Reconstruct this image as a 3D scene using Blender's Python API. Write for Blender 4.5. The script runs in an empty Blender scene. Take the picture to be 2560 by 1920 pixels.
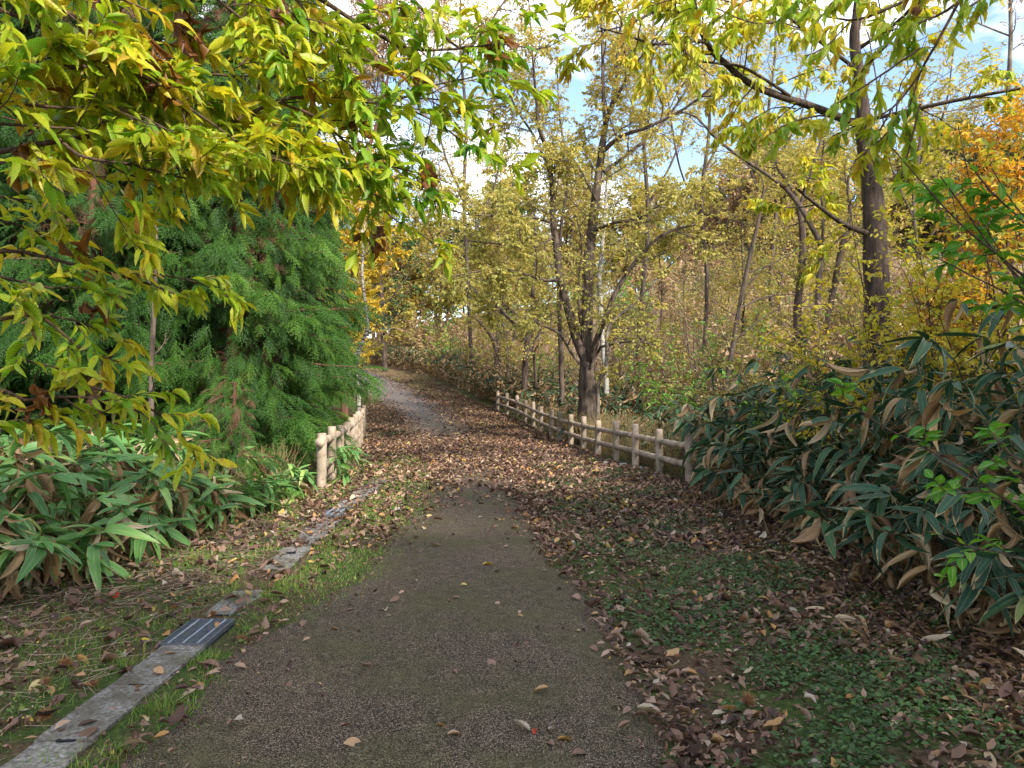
import bpy, math, random
import numpy as np
from mathutils import Vector
R = math.radians
rng = np.random.default_rng(11)
random.seed(5)
scene = bpy.context.scene
COL = scene.collection
F = 1930.0
CAMZ = 1.5

# ------------------------------------------------------------------ camera
cam = bpy.data.cameras.new("camera")
cam.sensor_width = 36.0
cam.lens = F / 2560 * 36
cam.clip_start = 0.05
cam.clip_end = 2000
camo = bpy.data.objects.new("camera", cam)
camo.location = (0, 0, CAMZ)
camo.rotation_euler = (R(90), 0, 0)
COL.objects.link(camo)
scene.camera = camo

# ------------------------------------------------------------------ sky, sun, exposure
SUN_EL, SUN_AZ = 36.0, 143.0        # azimuth clockwise from +Y (view direction)
world = bpy.data.worlds.new("World")
scene.world = world
world.use_nodes = True
nt = world.node_tree
nt.nodes.clear()
out = nt.nodes.new("ShaderNodeOutputWorld")
bg = nt.nodes.new("ShaderNodeBackground")
sky = nt.nodes.new("ShaderNodeTexSky")
sky.sky_type = 'NISHITA'
sky.sun_disc = False
sky.sun_elevation = R(SUN_EL)
sky.sun_rotation = R(SUN_AZ)
sky.air_density = 1.0
sky.dust_density = 0.6
tc = nt.nodes.new("ShaderNodeTexCoord")
mp = nt.nodes.new("ShaderNodeMapping")
mp.inputs['Scale'].default_value = (1.0, 1.0, 2.6)
mp.inputs['Location'].default_value = (0.75, 0.3, 0.2)
nz = nt.nodes.new("ShaderNodeTexNoise")
nz.inputs['Scale'].default_value = 2.2
nz.inputs['Detail'].default_value = 7
nz.inputs['Roughness'].default_value = 0.55
cr = nt.nodes.new("ShaderNodeValToRGB")
cr.color_ramp.elements[0].position = 0.48
cr.color_ramp.elements[1].position = 0.66
mx = nt.nodes.new("ShaderNodeMix")
mx.data_type = 'RGBA'
mx.inputs[7].default_value = (11.6, 11.1, 10.6, 1)
nt.links.new(tc.outputs['Generated'], mp.inputs[0])
nt.links.new(mp.outputs[0], nz.inputs['Vector'])
nt.links.new(nz.outputs['Fac'], cr.inputs[0])
nt.links.new(cr.outputs[0], mx.inputs[0])
nt.links.new(sky.outputs[0], mx.inputs[6])
nt.links.new(mx.outputs[2], bg.inputs[0])
bg.inputs[1].default_value = 0.145
nt.links.new(bg.outputs[0], out.inputs[0])

sd = bpy.data.lights.new("sun", 'SUN')
sd.energy = 3.5
sd.angle = R(4.0)
sd.color = (1.0, 0.93, 0.80)
so = bpy.data.objects.new("sun", sd)
az, el = R(SUN_AZ), R(SUN_EL)
sv = Vector((math.sin(az) * math.cos(el), math.cos(az) * math.cos(el), math.sin(el)))
so.rotation_euler = sv.to_track_quat('Z', 'Y').to_euler()
so.location = (20, -10, 30)
COL.objects.link(so)

scene.view_settings.view_transform = 'Standard'
scene.view_settings.look = 'None'
scene.view_settings.gamma = 1
scene.view_settings.exposure = 1.33
scene.render.engine = 'CYCLES'
scene.cycles.max_bounces = 6
scene.cycles.diffuse_bounces = 3
scene.cycles.glossy_bounces = 2
scene.cycles.transmission_bounces = 3
scene.cycles.transparent_max_bounces = 4

# ------------------------------------------------------------------ helpers
def tag(o, label=None, cat=None, group=None, kind=None):
    if label: o['label'] = label
    if cat: o['category'] = cat
    if group: o['group'] = group
    if kind: o['kind'] = kind
    return o

def empty(name, loc, label, cat, group=None):
    o = bpy.data.objects.new(name, None)
    o.empty_display_size = 0.2
    o.location = loc
    COL.objects.link(o)
    return tag(o, label, cat, group)

def link(name, me, parent=None, world_geo=True):
    o = bpy.data.objects.new(name, me)
    COL.objects.link(o)
    if parent is not None:
        o.parent = parent
        if world_geo:
            o.matrix_parent_inverse = parent_inv(parent)
    return o

def parent_inv(p):
    from mathutils import Matrix
    return Matrix.Translation(Vector(p.location)).inverted()

class MB:
    def __init__(s):
        s.V = []; s.F = []; s.A = []; s.n = 0
    def add(s, v, f, a=None):
        v = np.asarray(v, dtype=np.float32).reshape(-1, 3)
        s.V.append(v)
        s.F.append(np.asarray(f, dtype=np.int32) + s.n)
        if a is None: a = np.zeros((len(v), 3), dtype=np.float32)
        s.A.append(np.asarray(a, dtype=np.float32))
        s.n += len(v)
    def build(s, name, mat, parent=None, smooth=True):
        me = bpy.data.meshes.new(name)
        if s.n:
            V = np.concatenate(s.V); A = np.concatenate(s.A)
            loops = np.concatenate([f.ravel() for f in s.F])
            tot = np.concatenate([np.full(len(f), f.shape[1], dtype=np.int32) for f in s.F])
            start = np.zeros(len(tot), dtype=np.int32); start[1:] = np.cumsum(tot)[:-1]
            me.vertices.add(len(V)); me.vertices.foreach_set('co', V.ravel())
            me.loops.add(len(loops)); me.loops.foreach_set('vertex_index', loops)
            me.polygons.add(len(tot)); me.polygons.foreach_set('loop_start', start)
            me.update(calc_edges=True)
            at = me.attributes.new('lc', 'FLOAT_VECTOR', 'POINT')
            at.data.foreach_set('vector', A.ravel())
            me.polygons.foreach_set('use_smooth', np.full(len(tot), smooth, dtype=bool))
            me.update()
        me.materials.append(mat)
        return link(name, me, parent)

def nrm(a):
    return a / np.maximum(np.linalg.norm(a, axis=-1, keepdims=True), 1e-9)

def PX(u, v, d):
    return np.array([(u - 1280) / F * d, d, CAMZ + (960 - v) / F * d])

def leaf_tpl(n=5, wid=0.3, fold=0.25, droop=0.25, peak=0.45, sharp=0.8, serr=0.0, twist=0.0, curl=0.0):
    """leaf along +Y, length 1; returns verts, quads, lc(x ratio, t, 0)"""
    V = []; A = []
    for i in range(n + 1):
        t = i / n
        w = (math.sin(math.pi * t ** (math.log(0.5) / math.log(peak))) ** sharp if 0 < t < 1 else 0.0)
        w = max(w, 0.03) * wid * 0.5
        if serr and 0 < i < n and i % 2: w *= 1 + serr
        ang = twist * t
        z0 = -droop * t * t
        y = t * (1 - 0.25 * abs(droop) * t)
        for sx in (-1, 0, 1):
            x = sx * w
            z = abs(x) * fold * 2 * (1 if True else 0) + curl * (x * x) / max(wid * .5, .01) * 2
            xx = x * math.cos(ang) - z * math.sin(ang)
            zz = x * math.sin(ang) + z * math.cos(ang)
            V.append((xx, y, z0 + zz)); A.append((sx, t, 0))
    Q = []
    for i in range(n):
        a = i * 3
        Q += [(a, a + 1, a + 4, a + 3), (a + 1, a + 2, a + 5, a + 4)]
    return np.array(V, np.float32), np.array(Q, np.int32), np.array(A, np.float32)

def diamond_tpl(wid=0.4, fold=0.2):
    V = np.array([(0, 0, 0), (-wid / 2, .5, fold * wid), (wid / 2, .5, fold * wid), (0, 1, -.08)], np.float32)
    return V, np.array([(0, 2, 1), (1, 2, 3)], np.int32), np.array([(0, 0, 0), (-1, .5, 0), (1, .5, 0), (0, 1, 0)], np.float32)

def inst(mb, tpl, pos, dirY, nZ, scale, tint):
    v, q, a = tpl
    N = len(pos)
    if N == 0: return
    Y = nrm(dirY); Z = nZ - (nZ * Y).sum(1, keepdims=True) * Y
    Z = nrm(Z); X = np.cross(Y, Z)
    s = np.asarray(scale, np.float32)
    if s.ndim == 0: s = np.full(N, s)
    sv_ = s[:, None, None]
    W = pos[:, None, :] + sv_ * (v[None, :, 0:1] * X[:, None, :] + v[None, :, 1:2] * Y[:, None, :] + v[None, :, 2:3] * Z[:, None, :])
    Q = (q[None] + (np.arange(N) * len(v))[:, None, None]).reshape(-1, q.shape[1])
    A = np.repeat(a[None], N, 0).copy(); A[:, :, 2] = np.asarray(tint)[:, None]
    mb.add(W.reshape(-1, 3), Q, A.reshape(-1, 3))

def inst_multi(mb, tpls, pos, dirY, nZ, scale, tint):
    k = rng.integers(0, len(tpls), len(pos))
    for i, t in enumerate(tpls):
        m = k == i
        inst(mb, t, pos[m], dirY[m], nZ[m], np.asarray(scale)[m], np.asarray(tint)[m])

def tubes(mb, P, Rr, sides, tint=0.5, cap=False):
    """P (M,n,3), Rr (M,n)"""
    P = np.asarray(P, float); Rr = np.asarray(Rr, float)
    M, n, _ = P.shape
    T = np.gradient(P, axis=1); T = nrm(T)
    mean = nrm(P[:, -1] - P[:, 0])
    ref = np.where(np.abs(mean[:, 2:3]) < .8, np.array([[0, 0, 1.]]), np.array([[1., 0, 0]]))
    X = nrm(np.cross(T, ref[:, None, :])); Y = np.cross(T, X)
    th = np.arange(sides) / sides * 2 * math.pi
    ring = X[:, :, None, :] * np.cos(th)[None, None, :, None] + Y[:, :, None, :] * np.sin(th)[None, None, :, None]
    V = P[:, :, None, :] + Rr[:, :, None, None] * ring
    L = np.zeros((M, n)); L[:, 1:] = np.cumsum(np.linalg.norm(np.diff(P, axis=1), axis=2), 1)
    A = np.zeros((M, n, sides, 3), np.float32)
    A[..., 0] = (th / (2 * math.pi))[None, None]; A[..., 1] = L[:, :, None]; A[..., 2] = tint
    i = np.arange(n - 1)[:, None] * sides; j = np.arange(sides)[None]
    j2 = (j + 1) % sides
    q = np.stack([i + j, i + j2, i + sides + j2, i + sides + j], -1).reshape(-1, 4)
    Q = (q[None] + (np.arange(M) * n * sides)[:, None, None]).reshape(-1, 4)
    mb.add(V.reshape(-1, 3), Q, A.reshape(-1, 3))
    if cap:
        base = mb.n - M * n * sides
        for m in range(M):
            mb.F.append(np.array([[base + m * n * sides + (n - 1) * sides + k for k in range(sides)]], np.int32))

def smooth_poly(pts, rads, step):
    """Catmull-Rom resample of a polyline, about `step` metres apart"""
    pts = np.asarray(pts, float); rads = np.asarray(rads, float)
    P = np.vstack([2 * pts[0] - pts[1], pts, 2 * pts[-1] - pts[-2]])
    outp = []; outr = []
    for i in range(1, len(P) - 2):
        L = np.linalg.norm(P[i + 1] - P[i]); k = max(2, int(L / step))
        for t in np.arange(k) / k:
            a, b, c, d = P[i - 1], P[i], P[i + 1], P[i + 2]
            outp.append(.5 * ((2 * b) + (-a + c) * t + (2 * a - 5 * b + 4 * c - d) * t * t + (-a + 3 * b - 3 * c + d) * t ** 3))
            outr.append(rads[i - 1] * (1 - t) + rads[i] * t)
    outp.append(pts[-1]); outr.append(rads[-1])
    return np.array(outp), np.array(outr)

# ------------------------------------------------------------------ terrain functions
PZ = np.array([(-60, 0), (20, 0), (23, .08), (26, .28), (29, .46), (36, 1.07), (43, 1.72), (50, 2.28), (60, 3.0), (80, 4.2), (140, 8), (600, 30)], float)
RX = np.array([(-60, 2.9), (5, 2.75), (9, 2.75), (11.6, 2.66), (14.5, 1.97), (17.3, 1.6), (20.2, 1.26), (22.9, .87), (26.2, .19), (29, -.54), (36, -2.5), (43, -4.7), (50, -7), (60, -12), (80, -24), (600, -60)], float)
LX = np.array([(-60, -3.6), (5.4, -3.5), (8.3, -2.8), (11, -2.73), (13.2, -2.94), (15.5, -3.2), (16.8, -3.4), (19.3, -3.8), (22.4, -4.3), (30, -5.9), (40, -9.5), (50, -14), (60, -20), (80, -34), (600, -100)], float)
def pz(y): return np.interp(y, PZ[:, 0], PZ[:, 1])
def rx(y): return np.interp(y, RX[:, 0], RX[:, 1])
def lx(y): return np.interp(y, LX[:, 0], LX[:, 1])
def softp(x, k=1.0): return np.log1p(np.exp(np.clip(x / k, -30, 30))) * k
def bump(x, y):
    return (np.sin(x * 1.7 + y * .6) * np.sin(y * 1.3 - x * .4) * .5 + np.sin(x * 4.1 + 1) * np.sin(y * 3.7 + 2) * .25 + np.sin(x * .31) * np.sin(y * .27 + 1.3))
def gz(x, y):
    x = np.asarray(x, float); y = np.asarray(y, float)
    s = x - rx(y); t = lx(y) - x
    z = pz(y) + 8.5 * (1 - np.exp(-.36 * softp(s - 2.6, .9) / 8.5)) + .02 * np.maximum(s - 20, 0)
    z = z + .04 * softp(t - 1.0, .6)
    off = np.clip(np.maximum(s, t) * .7, 0, 1)
    z = z + off * bump(x, y) * .07
    z = z + .008 * np.sin(x * 2.3 + y * .8) * np.cos(y * 1.1) * (1 - off)
    # crown of the asphalt sits a little proud of the verges
    return z

# ------------------------------------------------------------------ materials
def new_mat(name):
    m = bpy.data.materials.new(name); m.use_nodes = True
    m.node_tree.nodes.clear()
    return m, m.node_tree
def nd(nt, typ, **kw):
    n = nt.nodes.new(typ)
    for k, v in kw.items():
        if k.startswith('_'): setattr(n, k[1:], v)
        else: n.inputs[k.replace('__', ' ')].default_value = v
    return n
def ramp(nt, fac, stops, interp='LINEAR'):
    r = nt.nodes.new('ShaderNodeValToRGB'); e = r.color_ramp
    e.interpolation = interp
    while len(e.elements) > 1: e.elements.remove(e.elements[-1])
    e.elements[0].position = stops[0][0]; e.elements[0].color = (*stops[0][1], 1)
    for p, c in stops[1:]:
        el_ = e.elements.new(p); el_.color = (*c, 1)
    if fac is not None: nt.links.new(fac, r.inputs[0])
    return r.outputs[0]
def mixc(nt, f, a, b, mode='MIX'):
    m = nt.nodes.new('ShaderNodeMix'); m.data_type = 'RGBA'; m.blend_type = mode
    for sock, val in ((0, f), (6, a), (7, b)):
        if hasattr(val, 'node') or isinstance(val, bpy.types.NodeSocket): nt.links.new(val, m.inputs[sock])
        elif sock == 0: m.inputs[0].default_value = val
        else: m.inputs[sock].default_value = (*val, 1)
    return m.outputs[2]
def mth(nt, op, a, b=None, c=None, clamp=False):
    m = nt.nodes.new('ShaderNodeMath'); m.operation = op; m.use_clamp = clamp
    for i, v in enumerate((a, b, c)):
        if v is None: continue
        if isinstance(v, bpy.types.NodeSocket): nt.links.new(v, m.inputs[i])
        else: m.inputs[i].default_value = v
    return m.outputs[0]

def leaf_mat(name, stops, trans=.35, rough=.5, spec=.35, edge=None, tip=0.0, edge_w=.85, vein=0.0, spots=0.0, vein_f=75.0, mid=0.0):
    m, nt = new_mat(name)
    at = nd(nt, 'ShaderNodeAttribute', _attribute_name='lc')
    sep = nt.nodes.new('ShaderNodeSeparateXYZ'); nt.links.new(at.outputs['Vector'], sep.inputs[0])
    X, T, Z = sep.outputs
    c = ramp(nt, Z, stops)
    ax = mth(nt, 'ABSOLUTE', X)
    if vein:
        ph = mth(nt, 'SUBTRACT', mth(nt, 'MULTIPLY', T, vein_f), mth(nt, 'MULTIPLY', ax, 9.0))
        w = mth(nt, 'MULTIPLY_ADD', mth(nt, 'SINE', ph), .5 * vein, 1 - .5 * vein)
        c = mixc(nt, 1.0, c, w, 'MULTIPLY')
    if mid:
        mm = mth(nt, 'LESS_THAN', ax, .12)
        c = mixc(nt, mth(nt, 'MULTIPLY', mm, mid), c, (.5, .5, .2))
    if edge:
        e = mth(nt, 'GREATER_THAN', ax, edge_w)
        c = mixc(nt, mth(nt, 'MULTIPLY', e, .8), c, edge)
    if tip:
        g2 = nt.nodes.new('ShaderNodeNewGeometry')
        n2 = nd(nt, 'ShaderNodeTexNoise', Scale=9.0, Detail=3.0); nt.links.new(g2.outputs['Position'], n2.inputs['Vector'])
        e2 = mth(nt, 'ADD', mth(nt, 'MULTIPLY', T, .55), mth(nt, 'ADD', mth(nt, 'MULTIPLY', ax, .25), mth(nt, 'MULTIPLY', n2.outputs['Fac'], 1.1)))
        tp_ = ramp(nt, e2, [(.96, (0, 0, 0)), (1.0, (1, 1, 1))]) if False else mth(nt, 'MULTIPLY', mth(nt, 'SUBTRACT', e2, 1.22), 14.0, clamp=True)
        c = mixc(nt, mth(nt, 'MULTIPLY', tp_, tip), c, (.42, .30, .15))
    if spots:
        g = nt.nodes.new('ShaderNodeNewGeometry')
        n = nd(nt, 'ShaderNodeTexNoise', Scale=28.0, Detail=3.0)
        nt.links.new(g.outputs['Position'], n.inputs['Vector'])
        sp = ramp(nt, n.outputs['Fac'], [(.57, (0, 0, 0)), (.66, (1, 1, 1))])
        c = mixc(nt, mth(nt, 'MULTIPLY', sp, spots), c, (.30, .14, .035))
    p = nd(nt, 'ShaderNodeBsdfPrincipled', Roughness=rough)
    p.inputs['Specular IOR Level'].default_value = spec
    nt.links.new(c, p.inputs['Base Color'])
    o = nt.nodes.new('ShaderNodeOutputMaterial')
    if trans > 0:
        tr = nt.nodes.new('ShaderNodeBsdfTranslucent')
        cc = mixc(nt, 1.0, c, (1.15, 1.1, .6), 'MULTIPLY')
        nt.links.new(cc, tr.inputs[0])
        ms = nt.nodes.new('ShaderNodeMixShader'); ms.inputs[0].default_value = trans
        nt.links.new(p.outputs[0], ms.inputs[1]); nt.links.new(tr.outputs[0], ms.inputs[2])
        nt.links.new(ms.outputs[0], o.inputs[0])
    else:
        nt.links.new(p.outputs[0], o.inputs[0])
    return m

def bark_mat(name, c1, c2, scale=14.0, stretch=.18, bump_=.6, lichen=None, bands=False):
    m, nt = new_mat(name)
    g = nt.nodes.new('ShaderNodeNewGeometry')
    mp = nd(nt, 'ShaderNodeMapping'); mp.inputs['Scale'].default_value = (1, 1, stretch)
    nt.links.new(g.outputs['Position'], mp.inputs[0])
    n = nd(nt, 'ShaderNodeTexNoise', Scale=scale, Detail=5.0, Roughness=.65)
    nt.links.new(mp.outputs[0], n.inputs['Vector'])
    c = ramp(nt, n.outputs['Fac'], [(.32, c1), (.66, c2)])
    if bands:
        mp2 = nd(nt, 'ShaderNodeMapping'); mp2.inputs['Scale'].default_value = (1.2, 1.2, 9)
        nt.links.new(g.outputs['Position'], mp2.inputs[0])
        n2 = nd(nt, 'ShaderNodeTexNoise', Scale=2.6, Detail=4.0)
        nt.links.new(mp2.outputs[0], n2.inputs['Vector'])
        b = ramp(nt, n2.outputs['Fac'], [(.56, (0, 0, 0)), (.62, (1, 1, 1))])
        c = mixc(nt, b, c, (.07, .06, .055))
    if lichen:
        n3 = nd(nt, 'ShaderNodeTexNoise', Scale=5.0, Detail=6.0)
        nt.links.new(g.outputs['Position'], n3.inputs['Vector'])
        b = ramp(nt, n3.outputs['Fac'], [(.55, (0, 0, 0)), (.66, (1, 1, 1))])
        c = mixc(nt, mth(nt, 'MULTIPLY', b, .7), c, lichen)
    p = nd(nt, 'ShaderNodeBsdfPrincipled', Roughness=.9)
    p.inputs['Specular IOR Level'].default_value = .15
    nt.links.new(c, p.inputs['Base Color'])
    bp = nd(nt, 'ShaderNodeBump', Strength=bump_, Distance=.02)
    nt.links.new(n.outputs['Fac'], bp.inputs['Height']); nt.links.new(bp.outputs[0], p.inputs['Normal'])
    o = nt.nodes.new('ShaderNodeOutputMaterial'); nt.links.new(p.outputs[0], o.inputs[0])
    return m

M = {}
M['chestnut'] = leaf_mat('chestnut_leaf', [(0, (.07, .22, .02)), (.2, (.20, .40, .025)), (.5, (.46, .58, .035)), (.8, (.72, .62, .04)), (.93, (.60, .34, .04)), (.97, (.24, .10, .03)), (1, (.20, .075, .03))], trans=.5, rough=.42, vein=.3, spots=.5, tip=.6)
M['chestnut_far'] = leaf_mat('chestnut_leaf_far', [(0, (.08, .20, .02)), (.35, (.32, .42, .035)), (.75, (.60, .50, .04)), (.95, (.40, .22, .03)), (1, (.20, .08, .03))], trans=.45)
M['olive'] = leaf_mat('olive_yellow_leaf', [(0, (.17, .20, .05)), (.35, (.35, .33, .085)), (.7, (.55, .46, .12)), (.93, (.56, .36, .09)), (1, (.35, .14, .03))], trans=.45)
M['gold'] = leaf_mat('golden_leaf', [(0, (.26, .30, .04)), (.4, (.50, .46, .05)), (.8, (.66, .48, .06)), (1, (.66, .34, .05))], trans=.45)
M['muted'] = leaf_mat('muted_yellow_leaf', [(0, (.20, .20, .05)), (.4, (.36, .31, .09)), (.75, (.50, .38, .14)), (.92, (.46, .27, .12)), (1, (.34, .20, .12))], trans=.45)
M['orange'] = leaf_mat('orange_maple_leaf', [(0, (.50, .46, .05)), (.5, (.66, .42, .05)), (1, (.64, .25, .035))], trans=.45)
M['green'] = leaf_mat('fresh_green_leaf', [(0, (.05, .19, .03)), (.5, (.12, .34, .03)), (.85, (.26, .42, .03)), (1, (.45, .42, .03))], trans=.42, vein=.2, mid=.5)
M['dark_green'] = leaf_mat('dark_green_leaf', [(0, (.02, .05, .02)), (.6, (.05, .11, .03)), (1, (.14, .15, .04))], trans=.25)
M['brownish'] = leaf_mat('russet_leaf', [(0, (.24, .16, .10)), (.4, (.40, .25, .17)), (.75, (.48, .36, .20)), (1, (.34, .36, .10))], trans=.35)
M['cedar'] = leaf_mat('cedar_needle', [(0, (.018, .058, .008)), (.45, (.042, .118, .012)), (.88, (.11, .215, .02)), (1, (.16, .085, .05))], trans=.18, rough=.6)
M['sasa'] = leaf_mat('bamboo_leaf', [(0, (.04, .12, .035)), (.45, (.09, .24, .06)), (.8, (.18, .35, .085)), (1, (.36, .44, .11))], trans=.22, rough=.42, spec=.38, edge=(.36, .37, .16), edge_w=.93, vein=.12, vein_f=5, mid=.12, tip=.85)
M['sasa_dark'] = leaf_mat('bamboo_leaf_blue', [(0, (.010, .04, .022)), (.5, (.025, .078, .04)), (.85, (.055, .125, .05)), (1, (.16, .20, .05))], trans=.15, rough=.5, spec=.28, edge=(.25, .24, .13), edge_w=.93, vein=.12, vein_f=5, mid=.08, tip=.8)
M['dead'] = leaf_mat('dead_bamboo_leaf', [(0, (.16, .09, .045)), (.4, (.36, .22, .11)), (.8, (.50, .35, .20)), (1, (.60, .47, .32))], trans=.25, rough=.7, vein=.25, vein_f=3)
M['litter'] = leaf_mat('fallen_leaf_brown', [(0, (.05, .03, .024)), (.25, (.11, .058, .042)), (.5, (.19, .11, .078)), (.7, (.29, .185, .135)), (.8, (.40, .27, .20)), (.9, (.40, .21, .06)), (.96, (.42, .36, .30)), (1, (.55, .40, .05))], trans=.12, rough=.65, vein=.06, spots=.3)
M['grass'] = leaf_mat('grass_blade', [(0, (.07, .17, .025)), (.5, (.14, .26, .04)), (.8, (.28, .34, .07)), (1, (.48, .38, .17))], trans=.3, rough=.55)
M['reed'] = leaf_mat('reed_stem', [(0, (.22, .16, .12)), (.5, (.40, .30, .235)), (1, (.58, .46, .36))], trans=.25, rough=.7)
M['reed_red'] = leaf_mat('russet_grass', [(0, (.36, .20, .15)), (.5, (.56, .35, .26)), (1, (.60, .46, .30))], trans=.3, rough=.7)
M['bark'] = bark_mat('grey_brown_bark', (.022, .016, .013), (.14, .105, .083))
M['bark_light'] = bark_mat('pale_grey_bark', (.06, .047, .038), (.20, .165, .13), lichen=(.25, .24, .19))
M['bark_dark'] = bark_mat('dark_furrowed_bark', (.018, .013, .011), (.10, .072, .058), scale=20, bump_=.9)
M['bark_red'] = bark_mat('red_cedar_bark', (.05, .022, .016), (.20, .095, .07), scale=24, stretch=.06)
M['bark_birch'] = bark_mat('white_birch_bark', (.27, .25, .22), (.50, .47, .42), scale=9, stretch=1, bump_=.15, bands=True)
M['twig'] = bark_mat('twig_bark', (.035, .022, .018), (.13, .085, .06), scale=40, stretch=1, bump_=.2)
M['culm'] = bark_mat('bamboo_stem', (.10, .085, .035), (.34, .25, .12), scale=20, stretch=1, bump_=.1)

def simple_mat(name, stops, scale, rough=.85, bump_=.3, dist=.01, detail=5, spec=.2):
    m, nt = new_mat(name)
    g = nt.nodes.new('ShaderNodeNewGeometry')
    n = nd(nt, 'ShaderNodeTexNoise', Scale=scale, Detail=float(detail), Roughness=.6)
    nt.links.new(g.outputs['Position'], n.inputs['Vector'])
    c = ramp(nt, n.outputs['Fac'], stops)
    p = nd(nt, 'ShaderNodeBsdfPrincipled', Roughness=rough)
    p.inputs['Specular IOR Level'].default_value = spec
    nt.links.new(c, p.inputs['Base Color'])
    bp = nd(nt, 'ShaderNodeBump', Strength=bump_, Distance=dist)
    nt.links.new(n.outputs['Fac'], bp.inputs['Height']); nt.links.new(bp.outputs[0], p.inputs['Normal'])
    o = nt.nodes.new('ShaderNodeOutputMaterial'); nt.links.new(p.outputs[0], o.inputs[0])
    return m

# ground: soil, moss patches and old leaf mould
def ground_mat():
    m, nt = new_mat('soil_and_moss')
    g = nt.nodes.new('ShaderNodeNewGeometry'); P = g.outputs['Position']
    def noise(s, d=5, r=.6):
        n = nd(nt, 'ShaderNodeTexNoise', Scale=s, Detail=float(d), Roughness=r); nt.links.new(P, n.inputs['Vector']); return n.outputs['Fac']
    fine = noise(38, 6, .7); midn = noise(6, 4); big = noise(.9, 3)
    soil = ramp(nt, fine, [(.3, (.035, .022, .014)), (.5, (.095, .062, .04)), (.7, (.19, .13, .085))])
    moss = ramp(nt, fine, [(.3, (.02, .045, .012)), (.55, (.055, .10, .022)), (.75, (.13, .17, .035))])
    mm = ramp(nt, mth(nt, 'MULTIPLY_ADD', midn, .5, mth(nt, 'MULTIPLY', big, .55)), [(.47, (0, 0, 0)), (.58, (1, 1, 1))])
    c = mixc(nt, mth(nt, 'MULTIPLY', mm, .85), soil, moss)
    # hillside under the reeds: tan and russet
    sx = nt.nodes.new('ShaderNodeSeparateXYZ'); nt.links.new(P, sx.inputs[0])
    hill = ramp(nt, mth(nt, 'MULTIPLY_ADD', sx.outputs[2], .25, mth(nt, 'MULTIPLY', big, .4)), [(.55, (0, 0, 0)), (.9, (1, 1, 1))])
    tan = ramp(nt, midn, [(.3, (.14, .10, .06)), (.5, (.27, .17, .11)), (.7, (.20, .18, .07))])
    c = mixc(nt, hill, c, tan)
    p = nd(nt, 'ShaderNodeBsdfPrincipled', Roughness=.95); p.inputs['Specular IOR Level'].default_value = .1
    nt.links.new(c, p.inputs['Base Color'])
    bp = nd(nt, 'ShaderNodeBump', Strength=.8, Distance=.03)
    nt.links.new(fine, bp.inputs['Height']); nt.links.new(bp.outputs[0], p.inputs['Normal'])
    o = nt.nodes.new('ShaderNodeOutputMaterial'); nt.links.new(p.outputs[0], o.inputs[0])
    return m
def asphalt_mat():
    m, nt = new_mat('aggregate_asphalt')
    g = nt.nodes.new('ShaderNodeNewGeometry'); P = g.outputs['Position']
    vo = nd(nt, 'ShaderNodeTexVoronoi', Scale=150.0); nt.links.new(P, vo.inputs['Vector'])
    vo2 = nd(nt, 'ShaderNodeTexVoronoi', Scale=210.0); nt.links.new(P, vo2.inputs['Vector'])
    hs = nt.nodes.new('ShaderNodeSeparateColor'); nt.links.new(vo.outputs['Color'], hs.inputs[0])
    stone = ramp(nt, hs.outputs[0], [(0, (.075, .053, .037)), (.35, (.135, .10, .072)), (.7, (.21, .158, .115)), (.93, (.30, .24, .185)), (1, (.40, .34, .28))])
    gap = ramp(nt, vo.outputs['Distance'], [(.32, (1, 1, 1)), (.62, (.12, .11, .10))])
    c = mixc(nt, 1.0, stone, gap, 'MULTIPLY')
    n1 = nd(nt, 'ShaderNodeTexNoise', Scale=1.3, Detail=6.0, Roughness=.62); nt.links.new(P, n1.inputs['Vector'])
    n2 = nd(nt, 'ShaderNodeTexNoise', Scale=14.0, Detail=5.0, Roughness=.7); nt.links.new(P, n2.inputs['Vector'])
    mossf = ramp(nt, n1.outputs['Fac'], [(.44, (0, 0, 0)), (.60, (1, 1, 1))])
    c = mixc(nt, mth(nt, 'MULTIPLY', mossf, .5), c, (.07, .07, .022))
    c = mixc(nt, 1.0, c, ramp(nt, n2.outputs['Fac'], [(.3, (.68, .66, .64)), (.7, (1.3, 1.27, 1.2))]), 'MULTIPLY')
    # far stretch is paler, bluish grey
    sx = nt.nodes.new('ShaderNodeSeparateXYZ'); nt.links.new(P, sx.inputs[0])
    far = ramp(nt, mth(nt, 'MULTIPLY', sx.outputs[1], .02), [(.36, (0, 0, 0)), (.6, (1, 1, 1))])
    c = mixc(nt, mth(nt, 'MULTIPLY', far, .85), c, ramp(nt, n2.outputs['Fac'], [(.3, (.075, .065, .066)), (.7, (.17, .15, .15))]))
    p = nd(nt, 'ShaderNodeBsdfPrincipled', Roughness=.85); p.inputs['Specular IOR Level'].default_value = .25
    nt.links.new(c, p.inputs['Base Color'])
    bp = nd(nt, 'ShaderNodeBump', Strength=.7, Distance=.004, _invert=True)
    nt.links.new(vo.outputs['Distance'], bp.inputs['Height']); nt.links.new(bp.outputs[0], p.inputs['Normal'])
    o = nt.nodes.new('ShaderNodeOutputMaterial'); nt.links.new(p.outputs[0], o.inputs[0])
    return m
M['ground'] = ground_mat()
M['asphalt'] = asphalt_mat()
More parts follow.
